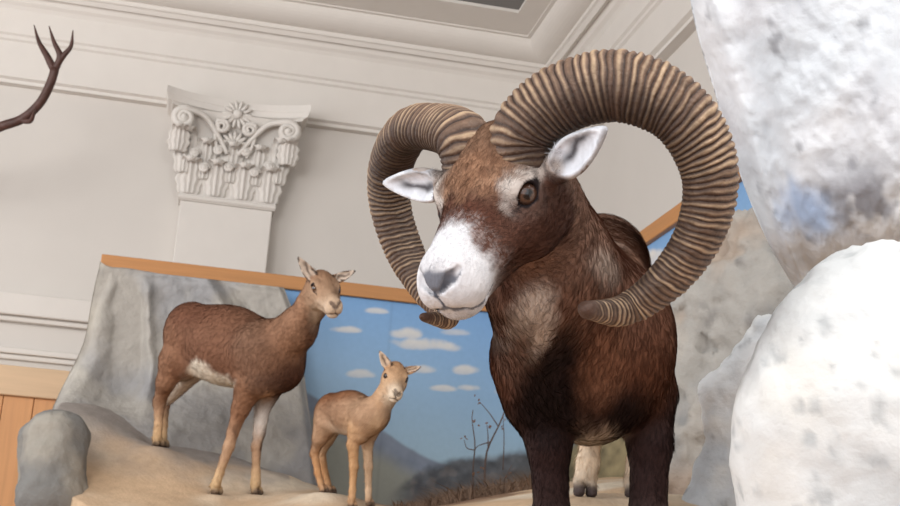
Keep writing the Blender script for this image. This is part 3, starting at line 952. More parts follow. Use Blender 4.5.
gx = np.linspace(0, 1, 200); gy = np.linspace(1.55, 5.74, 330)
GX, GY = np.meshgrid(gx, gy, indexing='ij')
lb = np.array([P(*a) for a in ((80, 640, 4.0), (84, 540, 4.45), (62, 470, 4.68), (44, 430, 4.85), (58, 418, 5.2), (80, 400, 5.5), (101, 330, 5.75))])
lx = np.interp(GY, lb[:, 1], lb[:, 0]); GX = lx + GX * (1.59 - lx); xy = np.column_stack([GX.ravel(), GY.ravel()])
gz = ground_z(xy)
V = np.column_stack([xy, gz]); ni, nj = len(gx), len(gy)
I = np.arange(ni - 1)[:, None] * nj; J = np.arange(nj - 1)[None]
Fq = np.stack([I + J, I + nj + J, I + nj + J + 1, I + J + 1], -1).reshape(-1, 4)
edge = [i * nj for i in range(ni)] + [(ni - 1) * nj + j for j in range(1, nj)] + [i * nj + nj - 1 for i in range(ni - 2, -1, -1)] + [j for j in range(nj - 2, 0, -1)]
nV = len(V); V = np.vstack([V, np.column_stack([V[edge, :2], np.zeros(len(edge))])])
Fl = [tuple(q) for q in Fq.tolist()]
for a in range(len(edge)):
    b = (a + 1) % len(edge); Fl.append((edge[b], edge[a], nV + a, nV + b))
X3 = V.copy()
sand = lin(196, 168, 138); pale = lin(212, 196, 174); grey = lin(150, 142, 136)
n1 = fbm(X3, 2.6, 4, 3)[:, None]; n2 = fbm(X3, 9, 3, 5)[:, None]
gc = sand * (1 - smooth(.45, .7, n1)) + pale * smooth(.45, .7, n1)
gc = gc * (.9 + .2 * n2)
a = np.maximum(smooth(4.95, 5.35, X3[:, 1] + .3 * (n2[:, 0] - .5)) * (X3[:, 0] < .45), 1 - smooth(-.50, -.36, X3[:, 0] + .16 * (n2[:, 0] - .5) - .22 * (X3[:, 1] - 4.8)))[:, None]
gc = gc * (1 - a) + grey * a
# brown leaf litter at the back under the shrubs
a = (smooth(.60, .80, X3[:, 0] + .2 * (n2[:, 0] - .5)) * smooth(3.7, 4.5, X3[:, 1]) * (1 - smooth(-.04, .04, X3[:, 0] - .265 * X3[:, 1] + .2 * (n2[:, 0] - .5))))[:, None]
gc = gc * (1 - a) + lin(112, 84, 66) * a
M_SAND = mat('sand plaster', None, .95, .1, .10, 30, .35, 90)
g = mesh('ground', V, Fl, M_SAND, None, col=gc, origin=(0, 3.5, 0)); tag(g, kind='structure')


# ------------------------------------------------------------------ rocks
ZRAIL = float(on_y(542, 305.5, 5.75)[2]) - .066
M_ROCK = mat('painted plaster rock', None, .92, .12, .10, 16, .8, 32)


def rock(name, label, prims, lo, hi, h, colfn, rough=.05, fine=.012, scale=4, group=None, clip=None):
    B = Body()
    for p in prims:
        if p[0] == 'c': B.cone(p[1], p[2], p[3], p[4], p[5] if len(p) > 5 else .10)
        else: B.ell(p[1], p[4] if len(p) > 4 else E3, p[2], p[3] if len(p) > 3 else .10)
    ex = lambda X: rough * 2 * (fbm(X, scale, 3, 11) - .5) + fine * 2 * (fbm(X, scale * 5, 3, 23) - .5)
    if clip:
        f0 = B.f; B.f = lambda X: np.maximum(f0(X), clip(X))
    V, Q, N = B.mesh((axis(lo[0], hi[0], h), axis(lo[1], hi[1], h), axis(lo[2], hi[2], h)), 4, ex)
    o = mesh(name, V, Q, M_ROCK, None, col=colfn(V, N))
    tag(o, label, 'rock', group); print(name, len(V)); return o


def stain(V, base, *layers):
    """mineral stains: (colour, scale, offset, low, high, amount)"""
    c = np.tile(base, (len(V), 1))
    for col_, sc, off, a, b, amt in layers:
        k = (smooth(a, b, fbm(V, sc, 4, off)) * amt)[:, None]; c = c * (1 - k) + col_ * k
    return c


def pr(px, py, d, r): return P(px, py, d), r * d / F


def rc2(a, b, k=.08):
    (pa, ra), (pb, rb) = pr(*a), pr(*b); return ('c', pa, pb, ra, rb, k)


# grey slab behind the ewe: a moulded sheet with folds, standing in front of the canvas
rows = [((101, 267, 5.70), (284, 287.5, 5.70)), ((93, 300, 5.66), (296, 322, 5.68)), ((84, 345, 5.58), (303, 366, 5.64)), ((68, 376, 5.48), (309, 410, 5.58)),
        ((58, 396, 5.38), (314, 440, 5.52)), ((50, 418, 5.22), (318, 470, 5.46)), ((44, 470, 5.10), (322, 520, 5.40))]
SU, SV = 150, 120


def c_slab(V, N):
    c = stain(V, lin(162, 157, 150), (lin(138, 139, 143), 3, 1, .45, .68, .7), (lin(184, 178, 166), 4, 7, .55, .72, .6), (lin(140, 138, 136), 9, 4, .6, .78, .4))
    k = (smooth(.48, .60, fbm(V, 5, 3, 41)) * (1 - smooth(2.2, 2.5, V[:, 2])))[:, None] * .6
    return c * (1 - k) + lin(140, 138, 138) * k


def sheet(name, label, rows, relief, back, colfn, ymax=None):
    """a moulded plaster shell: rows of (left, right) edge points, pushed out by relief(U, W, q), with real thickness"""
    cl_, cr_ = catmull(np.array([r[0] for r in rows], float), SV), catmull(np.array([r[1] for r in rows], float), SV)
    g_ = np.array([cl_[j] * (1 - i / (SU - 1)) + cr_[j] * (i / (SU - 1)) for j in range(SV) for i in range(SU)])
    U_ = np.tile(np.linspace(0, 1, SU), SV); W_ = np.repeat(np.linspace(0, 1, SV), SU)
    q_ = np.column_stack([U_ * 3, W_ * 3, np.zeros(len(U_))])
    rel = relief(U_, W_, q_)
    pts_ = np.array([P(x, y, d) for x, y, d in g_]); dirs = (pts_ - CAM) / np.linalg.norm(pts_ - CAM, axis=1)[:, None]
    front = pts_ - dirs * rel[:, None]
    if ymax: front[:, 1] = np.minimum(front[:, 1], ymax)
    bk = front + np.array(back)
    I = np.arange(SV - 1)[:, None] * SU; J = np.arange(SU - 1)[None]
    fq = np.stack([I + J, I + SU + J, I + SU + J + 1, I + J + 1], -1).reshape(-1, 4); N0 = len(front)
    ring = list(range(SU)) + [j * SU + SU - 1 for j in range(1, SV)] + [(SV - 1) * SU + i for i in range(SU - 2, -1, -1)] + [j * SU for j in range(SV - 2, 0, -1)]
    fl = fq.tolist() + (fq[:, ::-1] + N0).tolist() + [[b, a, N0 + a, N0 + b] for a, b in zip(ring, ring[1:] + ring[:1])]
    Vs = np.vstack([front, bk])
    o = mesh(name, Vs, [tuple(f) for f in fl], M_ROCK, None, col=colfn(Vs, None))
    tag(o, label, 'rock'); return o


def slab_relief(U_, W_, q_):
    wob = (fbm(q_, 2.2, 3, 5) - .5) * .05
    fold = lambda c, w: np.exp(-((U_ + wob - c) / w) ** 2)
    vc = .17 + .10 * W_                                        # the deep valley beside the left panel
    rel = -.085 * fold(vc, .055 + .07 * W_) * smooth(.02, .2, W_) * (1 - smooth(.62, .8, W_)) + .055 * fold(vc + .075 + .05 * W_, .03) * smooth(.0, .1, W_) * (1 - smooth(.5, .75, W_)) + .03 * fold(.06, .05)
    rel += .05 * fold(.62 + .5 * (W_ - .1), .05) * (1 - smooth(.1, .4, W_)) - .04 * fold(.70 + .5 * (W_ - .1), .05) * (1 - smooth(.1, .4, W_))
    rel += .05 * (fbm(q_, 1.6, 3, 3) - .5) + .016 * (fbm(q_, 8, 3, 9) - .5) + .06 * smooth(.6, .75, W_ + .15 * U_) * (1 - smooth(.8, 1, W_))
    return rel - .05 * (smooth(.97, 1, U_) + (1 - smooth(0, .03, U_))) - .03 * (1 - smooth(0, .03, W_))


sheet('rock_slab', 'tall grey folded rock slab rising behind the ewe', rows, slab_relief, (0, .03, 0), c_slab, 5.715)
# ledge at the far left
prims = [rc2((46, 436, 4.74, 24), (50, 500, 4.66, 30), .04), rc2((64, 440, 4.74, 24), (52, 500, 4.66, 28), .04), rc2((50, 500, 4.66, 30), (54, 660, 4.6, 36), .05), rc2((34, 434, 4.80, 16), (42, 520, 4.72, 20), .04)]
rock('rock_ledge', 'rounded grey rock ledge at the left edge of the sand', prims, (-.95, 4.3, 1.15), (.1, 5.5, 2.3), .013,
     lambda V, N: stain(V, lin(150, 145, 136), (lin(116, 116, 115), 4, 2, .42, .6, .85), (lin(190, 178, 160), 5, 9, .55, .7, .7)), .045, .010, 5)
# right: cliff behind the ram
prims = [rc2((742, 222, 3.75, 30), (700, 300, 3.75, 34)), rc2((700, 300, 3.75, 34), (688, 400, 3.6, 32)), rc2((688, 400, 3.6, 34), (690, 480, 3.45, 34)),
         rc2((770, 230, 3.7, 50), (760, 330, 3.6, 60)), rc2((735, 310, 3.7, 36), (735, 420, 3.5, 40)), rc2((735, 420, 3.5, 40), (735, 520, 3.4, 44)), rc2((800, 300, 3.6, 60), (800, 500, 3.5, 60))]


def c_cliff(V, N):
    c = stain(V, lin(158, 155, 150), (lin(132, 133, 134), 5, 1, .45, .66, .7), (lin(172, 166, 158), 6, 7, .55, .7, .8), (lin(166, 144, 124), 3.3, 5, .55, .68, .6), (lin(100, 97, 96), 16, 4, .60, .76, .55))
    return c


rock('rock_cliff', 'grey and tan rough rock cliff beside the right flank of the ram', prims, (.95, 2.95, 1.4), (1.58, 3.95, 2.6), .013, c_cliff, .070, .026, 6)
prims = [rc2((772, 330, 2.85, 14), (722, 392, 2.85, 18), .05), rc2((722, 392, 2.85, 18), (716, 470, 2.8, 15), .05), rc2((716, 470, 2.8, 15), (690, 530, 2.75, 20), .05),
         rc2((760, 380, 2.85, 30), (740, 470, 2.8, 24), .05), rc2((780, 340, 2.85, 16), (790, 440, 2.8, 40), .05), rc2((740, 470, 2.8, 24), (730, 560, 2.75, 40), .05)]
rock('rock_spur', 'bluish grey rock spur between the cliff and the white boulder', prims, (.7, 2.4, 1.35), (1.25, 3.0, 2.15), .010,
     lambda V, N: stain(V, lin(218, 221, 224), (lin(182, 188, 194), 5, 1, .45, .62, .8), (lin(222, 222, 220), 7, 7, .55, .7, .8), (lin(104, 104, 106), 15, 4, .66, .76, .6)), .014, .009, 8)
# overhanging white rock at the upper right
def c_over(V, N):
    c = stain(V, lin(222, 224, 228), (lin(196, 202, 208), 5, 1, .45, .65, .7), (lin(236, 236, 236), 4, 7, .5, .7, .8), (lin(118, 118, 124), 24, 4, .62, .78, .6), (lin(164, 164, 170), 6, 14, .55, .78, .45))
    d = np.linalg.norm(V - P(806, 215, 2.12), axis=1)
    k = ((1 - smooth(.02, .085, d + .05 * (fbm(V, 18, 3, 3) - .5))) * .75)[:, None]
    c = c * (1 - k) + lin(150, 176, 214) * k
    d = np.linalg.norm(V - P(868, 205, 2.05), axis=1)
    k = ((1 - smooth(.02, .10, d)) * smooth(.45, .6, fbm(V, 22, 3, 8)) * .8)[:, None]
    return c * (1 - k) + lin(118, 116, 122) * k


M_ROCK = mat('pale painted plaster rock', None, .92, .12, .07, 16, .4, 36)
over_rows = [((682, -60, 2.34), (1080, -120, 2.22)), ((694, 20, 2.33), (1080, 0, 2.16)), ((714, 90, 2.31), (1060, 100, 2.12)), ((739, 172, 2.28), (1030, 190, 2.12)),
             ((767, 240, 2.25), (990, 255, 2.16)), ((797, 292, 2.23), (930, 300, 2.22))]


def over_relief(U_, W_, q_):
    bul = .20 * np.sqrt(np.clip(1 - (1 - np.clip(U_ / .62, 0, 1)) ** 2, 0, 1)) - .05 * smooth(.7, 1, U_)
    rel = bul * (1 - .55 * smooth(.55, 1, W_)) - .10 * smooth(.72, 1, W_) ** 2
    rim = .016 * np.exp(-((U_ - .055 - .03 * W_) / .022) ** 2) - .016 * np.exp(-((U_ - .11 - .05 * W_) / .03) ** 2)
    return rel + rim + .05 * (fbm(q_, 1.8, 3, 3) - .5) + .018 * (fbm(q_, 7, 3, 8) - .5) + .006 * (fbm(q_, 26, 3, 5) - .5)


sheet('rock_overhang', 'huge whitish grey rock hanging over the upper right corner', over_rows, over_relief, (.17, .20, .08), c_over)
prims = [rc2((878, 332, 1.76, 84), (866, 420, 1.72, 100)), rc2((866, 420, 1.72, 104), (866, 600, 1.68, 114)), rc2((930, 320, 1.76, 84), (960, 480, 1.72, 120)), rc2((828, 345, 1.74, 40), (800, 430, 1.70, 44)), rc2((800, 430, 1.70, 46), (800, 620, 1.68, 52))]
rock('boulder', 'bright white rounded boulder filling the lower right corner', prims, (.50, 1.20, .9), (1.30, 2.05, 2.0), .010,
     lambda V, N: stain(V, lin(226, 228, 228), (lin(200, 205, 208), 5, 1, .45, .7, .7), (lin(224, 222, 216), 8, 3, .5, .7, .6), (lin(150, 156, 160), 46, 4, .58, .76, .5)), .016, .005, 6)


# ------------------------------------------------------------------ painted backdrops with a wooden batten on top
YM = 5.75
c_ = on_y(542, 305.5, YM); XM = float(c_[0]); ztop = float(c_[2])
M_MURAL = mat('painted canvas', None, .7, .2, .03, 40, .05, 200)
M_BATTEN = mat('varnished wood', (174, 120, 68), .45, .4, .10, 10, .1, 60, (.4, .4, 8))


def canvas(V2, uvw, clouds):
    """paint of a canvas; V2: photo-free canvas coordinates in metres (along, up)"""
    u, z = V2[:, 0], V2[:, 1]
    p3 = np.column_stack([u, z, np.zeros(len(u))])
    t = np.clip((z - 2.05) / .75, 0, 1)[:, None]
    c = lin(164, 188, 202) * (1 - t) + lin(118, 157, 200) * t
    c = c * (.95 + .1 * fbm(p3, 3, 3, 9)[:, None])
    for cu, cz, w, h, a in clouds:
        wob = fbm(p3, 14, 4, cu * 7) - .5
        q = ((u - cu) / w) ** 2 + ((z - cz - h * .15 * np.sin((u - cu) * 20)) / np.where(z > cz, h, h * .55)) ** 2 + wob * 1.8
        k = ((1 - smooth(.25, 1.35, q)) * a)[:, None]
        cl = lin(214, 208, 198) * np.ones((len(u), 1)); lowk = (1 - smooth(-.6, .5, (z - cz) / h))[:, None]
        cl = cl * (1 - .5 * lowk) + lin(176, 180, 190) * .5 * lowk
        c = c * (1 - k) + cl * k
    return c


def back_xy(px, py):
    p = on_y(px, py, YM); return p[0], p[2]


cl = []
for px, py, w, h, a in ((346, 330.5, 15, 4.5, .8), (375, 311.5, 12, 4, .75), (407, 335, 15, 8, .85), (425, 346, 34, 8, .85), (361, 375, 15, 6, .7), (423, 370.5, 14, 6, .75), (466, 371, 14, 6.5, .85),
                        (441, 389, 14, 4, .8), (470, 388.5, 11, 4.5, .8), (455, 333, 16, 5, .6), (505, 392, 10, 5, .7), (398, 372, 8, 5, .5)):
    x, z = back_xy(px, py); cl.append((x, z, w * 5.9 / F, h * 5.9 / F, a))
xl = float(on_y(101, 262, YM)[0])
nx, nz = 300, 230
uu = np.linspace(xl, XM, nx); zz = np.linspace(1.5, ztop - .03, nz)
UU, ZZ = np.meshgrid(uu, zz, indexing='ij'); q2 = np.column_stack([UU.ravel(), ZZ.ravel()])
cc = canvas(q2, None, cl)
p3 = np.column_stack([q2, np.zeros(len(q2))])
# painted hill sloping down to the right, then a line of grey-green bushes
hx = np.array([back_xy(*a) for a in ((300, 385), (330, 405), (385, 432), (410, 446), (440, 462), (470, 470), (560, 476))])
hz = np.interp(q2[:, 0], hx[:, 0], hx[:, 1]) + .03 * (fbm(p3, 9, 3, 1) - .5)
k = smooth(-.006, .012, hz - q2[:, 1])[:, None]
hill = lin(128, 136, 150) * (.8 + .4 * fbm(p3, 26, 3, 4)[:, None])
low = smooth(.05, .16, hz - q2[:, 1])[:, None]; hill = hill * (1 - low) + lin(150, 150, 140) * low
cc = cc * (1 - k) + hill * k
bx = np.array([back_xy(*a) for a in ((380, 500), (420, 470), (450, 462), (480, 456), (505, 450), (540, 446), (560, 452))])
bz = np.interp(q2[:, 0], bx[:, 0], bx[:, 1]) + .09 * (fbm(p3, 12, 4, 6) - .5)
k = (smooth(-.015, .035, bz - q2[:, 1]) * smooth(bx[0, 0], bx[1, 0], q2[:, 0]))[:, None]
bush = lin(92, 94, 98) * (.45 + 1.1 * fbm(p3, 30, 4, 2)[:, None]) + lin(90, 74, 62) * smooth(.55, .7, fbm(p3, 22, 4, 12))[:, None] * .5
lo_ = smooth(.08, .2, bz - q2[:, 1])[:, None]; bush = bush * (1 - lo_) + lin(116, 96, 80) * lo_
cc = cc * (1 - k) + bush * k
seam = on_y(390, 330, YM)[0]
cc = cc * (1 - .10 * np.exp(-((q2[:, 0] - seam) / .006) ** 2))[:, None]


def panel(name, label, fix, uu, zz, cc, thick, rail):
    n1, n2 = len(uu), len(zz)
    UU, ZZ = np.meshgrid(uu, zz, indexing='ij'); u, z = UU.ravel(), ZZ.ravel()
    A = np.column_stack([u, np.full(len(u), fix), z]) if rail == 'y' else np.column_stack([np.full(len(u), fix), u, z])
    Bk = A.copy(); Bk[:, 1 if rail == 'y' else 0] += thick
    I = np.arange(n1 - 1)[:, None] * n2; J = np.arange(n2 - 1)[None]
    fq = np.stack([I + J, I + n2 + J, I + n2 + J + 1, I + J + 1], -1).reshape(-1, 4)
    if rail != 'y': fq = fq[:, ::-1]
    k0, k1, k2, k3 = 0, (n1 - 1) * n2, (n1 - 1) * n2 + n2 - 1, n2 - 1
    V = np.vstack([A, Bk[[k0, k1, k2, k3]]]); b = len(A)
    fl = [tuple(f) for f in fq.tolist()] + [(b + 3, b + 2, b + 1, b), (k0, k3, b + 3, b), (k1, b + 1, b + 2, k2), (k3, k2, b + 2, b + 3), (k0, b, b + 1, k1)]
    col = np.vstack([cc, np.tile(lin(150, 130, 110), (4, 1))])
    o = thing(name, (V[:, 0].mean(), V[:, 1].mean(), V[:, 2].min()))
    mesh('canvas', V, fl, M_MURAL, o, col=col, shade=False)
    tag(o, label, 'backdrop'); return o


bd = panel('painted_backdrop', 'painted sky backdrop with clouds and hills behind the lamb', YM, uu, zz, cc, .03, 'y')
RAIL = .062
MB().box((xl, YM - .02, ztop - RAIL), (XM, YM + .04, ztop)).build('batten', M_BATTEN, bd, bevel=.004)
# right-hand canvas
y0 = 3.0
cl2 = []
for px, py, w, h in ((655, 262, .12, .04), (648, 258, .08, .03)):
    p = on_x(px, py, XM); cl2.append((p[1], p[2] + .0, w, h, .75))
ub = np.linspace(y0, YM, 260); q2 = np.column_stack([A.ravel() for A in np.meshgrid(ub, zz, indexing='ij')])
cc2 = canvas(q2, None, cl2)
p3 = np.column_stack([q2, np.ones(len(q2))])
bz = float(on_x(610, 425, XM)[2]) + .16 * (fbm(p3, 5, 4, 6) - .5)
k = smooth(-.02, .05, bz - q2[:, 1])[:, None]
cc2 = cc2 * (1 - k) + lin(140, 128, 98) * (.25 + 1.4 * fbm(p3 * np.array([.45, 1, 1]), 26, 4, 2)[:, None]) * k
bd2 = panel('painted_backdrop', 'painted blue sky side backdrop behind the right horn of the ram', XM, ub, zz, cc2, .03, 'x')
MB().box((XM - .02, y0, ztop - RAIL), (XM + .04, YM - .021, ztop)).build('batten', M_BATTEN, bd2, bevel=.004)


# ------------------------------------------------------------------ dry shrub and grass in front of the painted bushes
M_TWIG = mat('dry twig', (104, 88, 82), .8, .2, .2, 40, .2, 100)
M_DRYLEAF = mat('dry leaf', (132, 98, 78), .8, .2, .25, 60)


def gz1(x, y): return float(ground_z(np.array([[x, y]]))[0])


def twig(pts, r0, r1, mb, d):
    q = catmull([P(px, py, d + k * .02) for k, (px, py) in enumerate(pts)], 14)
    mb.tube(q, np.linspace(r0, r1, 14), 6)


sh = thing('dry_shrub', (float(P(486, 500, 5.2)[0]), 5.2, gz1(float(P(486, 500, 5.2)[0]), 5.2)))
base = (486, 506)
mb = MB(); twig([(484, 512), (485, 468), (488, 448), (500, 423), (506, 405), (504, 388)], .0055, .002, mb, 5.22); mb.build('stem', M_TWIG, sh, shade=True)
mb = MB(); twig([(474, 512), (473, 470), (475, 445), (472, 420), (473, 410)], .0042, .0016, mb, 5.28); mb.build('stem', M_TWIG, sh, shade=True)
for br in ([(498, 426), (490, 414), (480, 402)], [(505, 416), (514, 413), (522, 411)], [(474, 450), (467, 448), (464, 440)], [(488, 448), (488, 436), (487, 425)], [(503, 470), (504, 440), (503, 415)], [(490, 442), (478, 446), (474, 452)],
           [(478, 500), (488, 488), (503, 478)], [(500, 490), (508, 472), (512, 465)]):
    mb = MB(); twig(br, .0026, .0012, mb, 5.22); mb.build('branch', M_TWIG, sh, shade=True)
mb = MB()
for k in range(26):
    px, py = [(479, 402), (475, 424), (488, 425), (473, 473), (482, 470), (464, 441), (508, 478), (502, 425)][k % 8]
    c = P(px + random.gauss(0, 2.2), py + random.gauss(0, 2.6), 5.2 + random.gauss(0, .03))
    M = np.linalg.qr(rng.normal(size=(3, 3)))[0]
    mb.ball(c, (.007, .0045, .002), 6, M)
o = mb.build('dry_leaves', M_DRYLEAF, sh, shade=True); o['kind'] = 'stuff'
tag(sh, 'bare dry shrub with thin twigs in front of the painted bushes', 'shrub')
mb = MB()
g_ = np.random.default_rng(11)
for k in range(1500):
    px = g_.uniform(395, 535); d = g_.uniform(4.6, 5.35)
    p = P(px, 500, d); x, y = p[0], p[1]; z = gz1(x, y) - .005
    h = g_.uniform(.02, .07) * (.5 + .7 * smooth(400, 470, px)); dx, dy = g_.normal(0, .9, 2) * h
    w = .0022
    mb.add([(x - w, y, z), (x + w, y, z), (x + dx * .4 + w * .7, y + dy * .4, z + h * .6), (x + dx * .4 - w * .7, y + dy * .4, z + h * .6), (x + dx, y + dy, z + h * .95)], [(0, 1, 2, 3), (3, 2, 4)])
o = mb.build('dry_grass', mat('dry grass', (120, 98, 82), .9, .1, .3, 30)); tag(o, 'tufts of brown dry grass behind the ram', 'grass', kind='stuff')


# ------------------------------------------------------------------ the hall
YW = 7.5
M_WALL = mat('wall paint', (206, 201, 195), .75, .2, .02, 3, .04, 120)
M_STUCCO = mat('white stucco', (214, 209, 203), .7, .25, .02, 8, .04, 90)
XR = float(on_y(547, 66, YW - .22)[0]) + .22
XL = -4.5; YF = -4.0


def zw(px, py, d=0.0): return float(on_y(px, py, YW - d)[2])


zc = 5.6
MB().box((XL, YW, 0), (XR + .2, YW + .2, zc + .3)).build('wall_back', M_WALL)['kind'] = 'structure'
MB().box((XR, YF, 0), (XR + .2, YW, zc + .3)).build('wall_right', M_WALL)['kind'] = 'structure'
MB().box((XL - .2, YF, -.1), (XR + .2, YW + .2, 0)).build('floor', mat('parquet', (150, 110, 76), .5, .4, .15, 6))['kind'] = 'structure'
# entablature: one stepped profile running along both walls
z4 = zw(300, 126, .0); z3 = zw(300, 77.5, .09); z2 = zw(300, 48, .12); z1 = zw(300, 33, .22)
prof = [(0, z4), (.06, z4), (.06, z4 + .02), (.085, z4 + .03), (.085, z3 - .03), (.10, z3 - .02), (.10, z3), (.115, z3 + .01), (.115, z2 - .02), (.13, z2), (.15, z2 + .015), (.17, z2 + .05), (.20, z1 - .02), (.22, z1), (.235, z1 + .005), (.235, z1 + .03)] + [(.235 + .14 * math.sin(a), z1 + .12 - .09 * math.cos(a)) for a in np.linspace(.15, math.pi / 2, 9)] + [(.40, z1 + .12), (.40, zc), (0, zc)]
V = []; n = len(prof)
for d, z in prof: V.append((XL, YW - d, z))
for d, z in prof: V.append((XR - d, YW - d, z))
for d, z in prof: V.append((XR - d, YF, z))
Fl = []
for s in range(2):
    for i in range(n):
        j = (i + 1) % n; Fl.append((s * n + i, s * n + j, (s + 1) * n + j, (s + 1) * n + i))
Fl += [tuple(range(n)), tuple(2 * n + i for i in range(n))[::-1]]
mesh('trim_1', V, Fl, M_STUCCO, None, shade=False)['kind'] = 'structure'
print('trim', z4, z3, z2, z1)
# flat ceiling border with a sunk grey panel
cz = z1 + .128
pc_ = on_y(518.5, 13.5, YW)  # corner of the sunk panel, on the ceiling plane
def on_z(px, py, z):
    r = RC @ np.array([(px - CX) / F, -(py - CY) / F, -1.0]); return CAM + r * ((z - CAM[2]) / r[2])
pk = on_z(518.5, 13.0, cz)
px_, py_ = float(pk[0]), float(pk[1]); print('panel corner', pk, XR)
mb = MB()
mb.box((px_, YF, cz), (XR - .37, YW - .37, cz + .02)); mb.box((XL, py_, cz), (px_, YW - .37, cz + .02))
mb.build('ceiling', M_STUCCO)['kind'] = 'structure'
MB().box((XL, YF, cz + .022), (XR - .37, YW - .37, cz + .12)).build('trim_2', mat('grey ceiling panel', (128, 127, 126), .8, .2, .02, 5))['kind'] = 'structure'
# string courses low on the back wall
for nm, pa, pb, dd in (('trim_3', 288, 311, .09), ('trim_4', 343, 350, .05)):
    za, zb = zw(20, pa + 5, dd), zw(20, pb + 4, dd)
    MB().box((XL, YW - dd, zb), (-.3, YW, za)).box((XL, YW - dd * .55, zb - .03), (-.3, YW, zb)).build(nm, M_STUCCO, bevel=.008)['kind'] = 'structure'
# wooden panelling at the left
wp = thing('wooden_panelling', (-1.2, YW - .15, 0))
zt, zm = zw(20, 366, .2), zw(20, 396, .2); xr_ = float(on_y(62, 430, YW - .2)[0])
MB().box((-2.6, YW - .20, zm), (xr_, YW - .001, zt)).build('rail', mat('pale wood', (206, 176, 142), .5, .35, .08, 6, .05, 40, (.3, 1, 6)), wp, bevel=.006)
for k in range(10):
    x1 = xr_ - .01 - k * .16
    MB().box((x1 - .157, YW - .17, 0), (x1, YW - .001, zm)).build('board', mat('orange wood', (206, 150, 100), .5, .35, .12, 5, .05, 40, (8, 8, .4)) if k == 0 else bpy.data.materials['orange wood'], wp, bevel=.004)
tag(wp, 'pale orange wooden panelling low on the back wall beside the rock ledge', 'panelling')


# ------------------------------------------------------------------ pilaster with a leafy capital
YP = YW - .12                       # face of the shaft
sl = float(on_y(181, 196, YP)[0]); sr = float(on_y(273, 205, YP)[0]); zb_ = float(on_y(227, 199, YP)[2])
za_ = float(on_y(240, 100, YP - .1)[2]); sm = (sl + sr) / 2; hw = (sr - sl) / 2; H = za_ - zb_
print('pilaster', sl, sr, zb_, za_)
pil = thing('pilaster', (sm, YW, 0))
tag(pil, 'white pilaster with an ornate leafy capital against the back wall', 'pilaster')
MB().box((sl, YP, 0), (sr, YW - .001, zb_ - .04)).build('shaft', M_STUCCO, pil, bevel=.006)
MB().tube([(sl - .015, YP - .012, zb_ - .02), (sr + .015, YP - .012, zb_ - .02)], .016, 10).box((sl - .012, YP - .012, zb_ - .04), (sr + .012, YW - .001, zb_)).build('astragal', M_STUCCO, pil)
# bell: flares upward
V = []; Fl = []; n = 12
for i in range(n):
    t = i / (n - 1); o = .012 + .10 * t ** 3; z = zb_ + t * (H - .09)
    V += [(sl - o + .02, YW - .001, z), (sl - o + .02, YP - o + .02, z), (sr + o - .02, YP - o + .02, z), (sr + o - .02, YW - .001, z)]
for i in range(n - 1):
    for j in range(4):
        Fl.append((i * 4 + j, i * 4 + (j + 1) % 4, i * 4 + 4 + (j + 1) % 4, i * 4 + 4 + j))
Fl += [(3, 2, 1, 0), tuple(range(4 * n - 4, 4 * n))]
mesh('bell', V, Fl, M_STUCCO, pil, shade=False)
# abacus: moulded slab with hollow front edge
V = []; Fl = []; steps = [(-.005, 0), (.0, .012), (.022, .02), (.030, .05), (.034, .055), (.034, .095)]; nn = 21; ov = .115
for e, dz in steps:
    for i in range(nn):
        t = i / (nn - 1) * 2 - 1
        V.append((sm + t * (hw + ov + e), YP - .035 - e - .115 * abs(t) ** 2.2, za_ - .095 + dz))
    V += [(sm + hw + ov + e, YW - .001, za_ - .095 + dz), (sm - hw - ov - e, YW - .001, za_ - .095 + dz)]
m_ = nn + 2
for s in range(len(steps) - 1):
    for i in range(m_): Fl.append((s * m_ + i, s * m_ + (i + 1) % m_, (s + 1) * m_ + (i + 1) % m_, (s + 1) * m_ + i))
Fl += [tuple(range(m_))[::-1], tuple((len(steps) - 1) * m_ + i for i in range(m_))]
mesh('abacus', V, Fl, M_STUCCO, pil, shade=False)


def acanthus(x, z0, w, h, lean, y0):
    """a ribbed leaf climbing the bell and curling forward at the tip"""
    V = []; Fl = []; nu, nv = 17, 22
    for side in (0, 1):
        for i in range(nv):
            t = i / (nv - 1)
            cur = max(0, t - .72) / .28
            zc_ = z0 + h * (t - .32 * cur ** 2); yy = y0 - .012 - .05 * t ** 2 - .055 * math.sin(cur * math.pi * .75) * lean
            ww = w * (.62 + .55 * math.sin(math.pi * min(1, t * 1.05)) ** .8 * (1 - .45 * t)) * (1 - .65 * cur ** 2) * (1 + .10 * math.sin(t * 24))
            for j in range(nu):
                s = j / (nu - 1) * 2 - 1
                rib = .010 * math.cos(s * 4.5 * math.pi) * (1 - cur * .6) + .014 * (1 - s * s)
                V.append((x + s * ww / 2 + s * abs(s) * .01, yy - rib + (.014 if side else 0) + .02 * s * s, zc_))
    N0 = nu * nv
    for i in range(nv - 1):
        for j in range(nu - 1):
            a = i * nu + j; Fl.append((a, a + 1, a + nu + 1, a + nu)); Fl.append((N0 + a, N0 + a + nu, N0 + a + nu + 1, N0 + a + 1))
    ring = [j for j in range(nu)] + [i * nu + nu - 1 for i in range(1, nv)] + [(nv - 1) * nu + j for j in range(nu - 2, -1, -1)] + [i * nu for i in range(nv - 2, 0, -1)]
    for a, b in zip(ring, ring[1:] + ring[:1]): Fl.append((b, a, N0 + a, N0 + b))
    return V, Fl


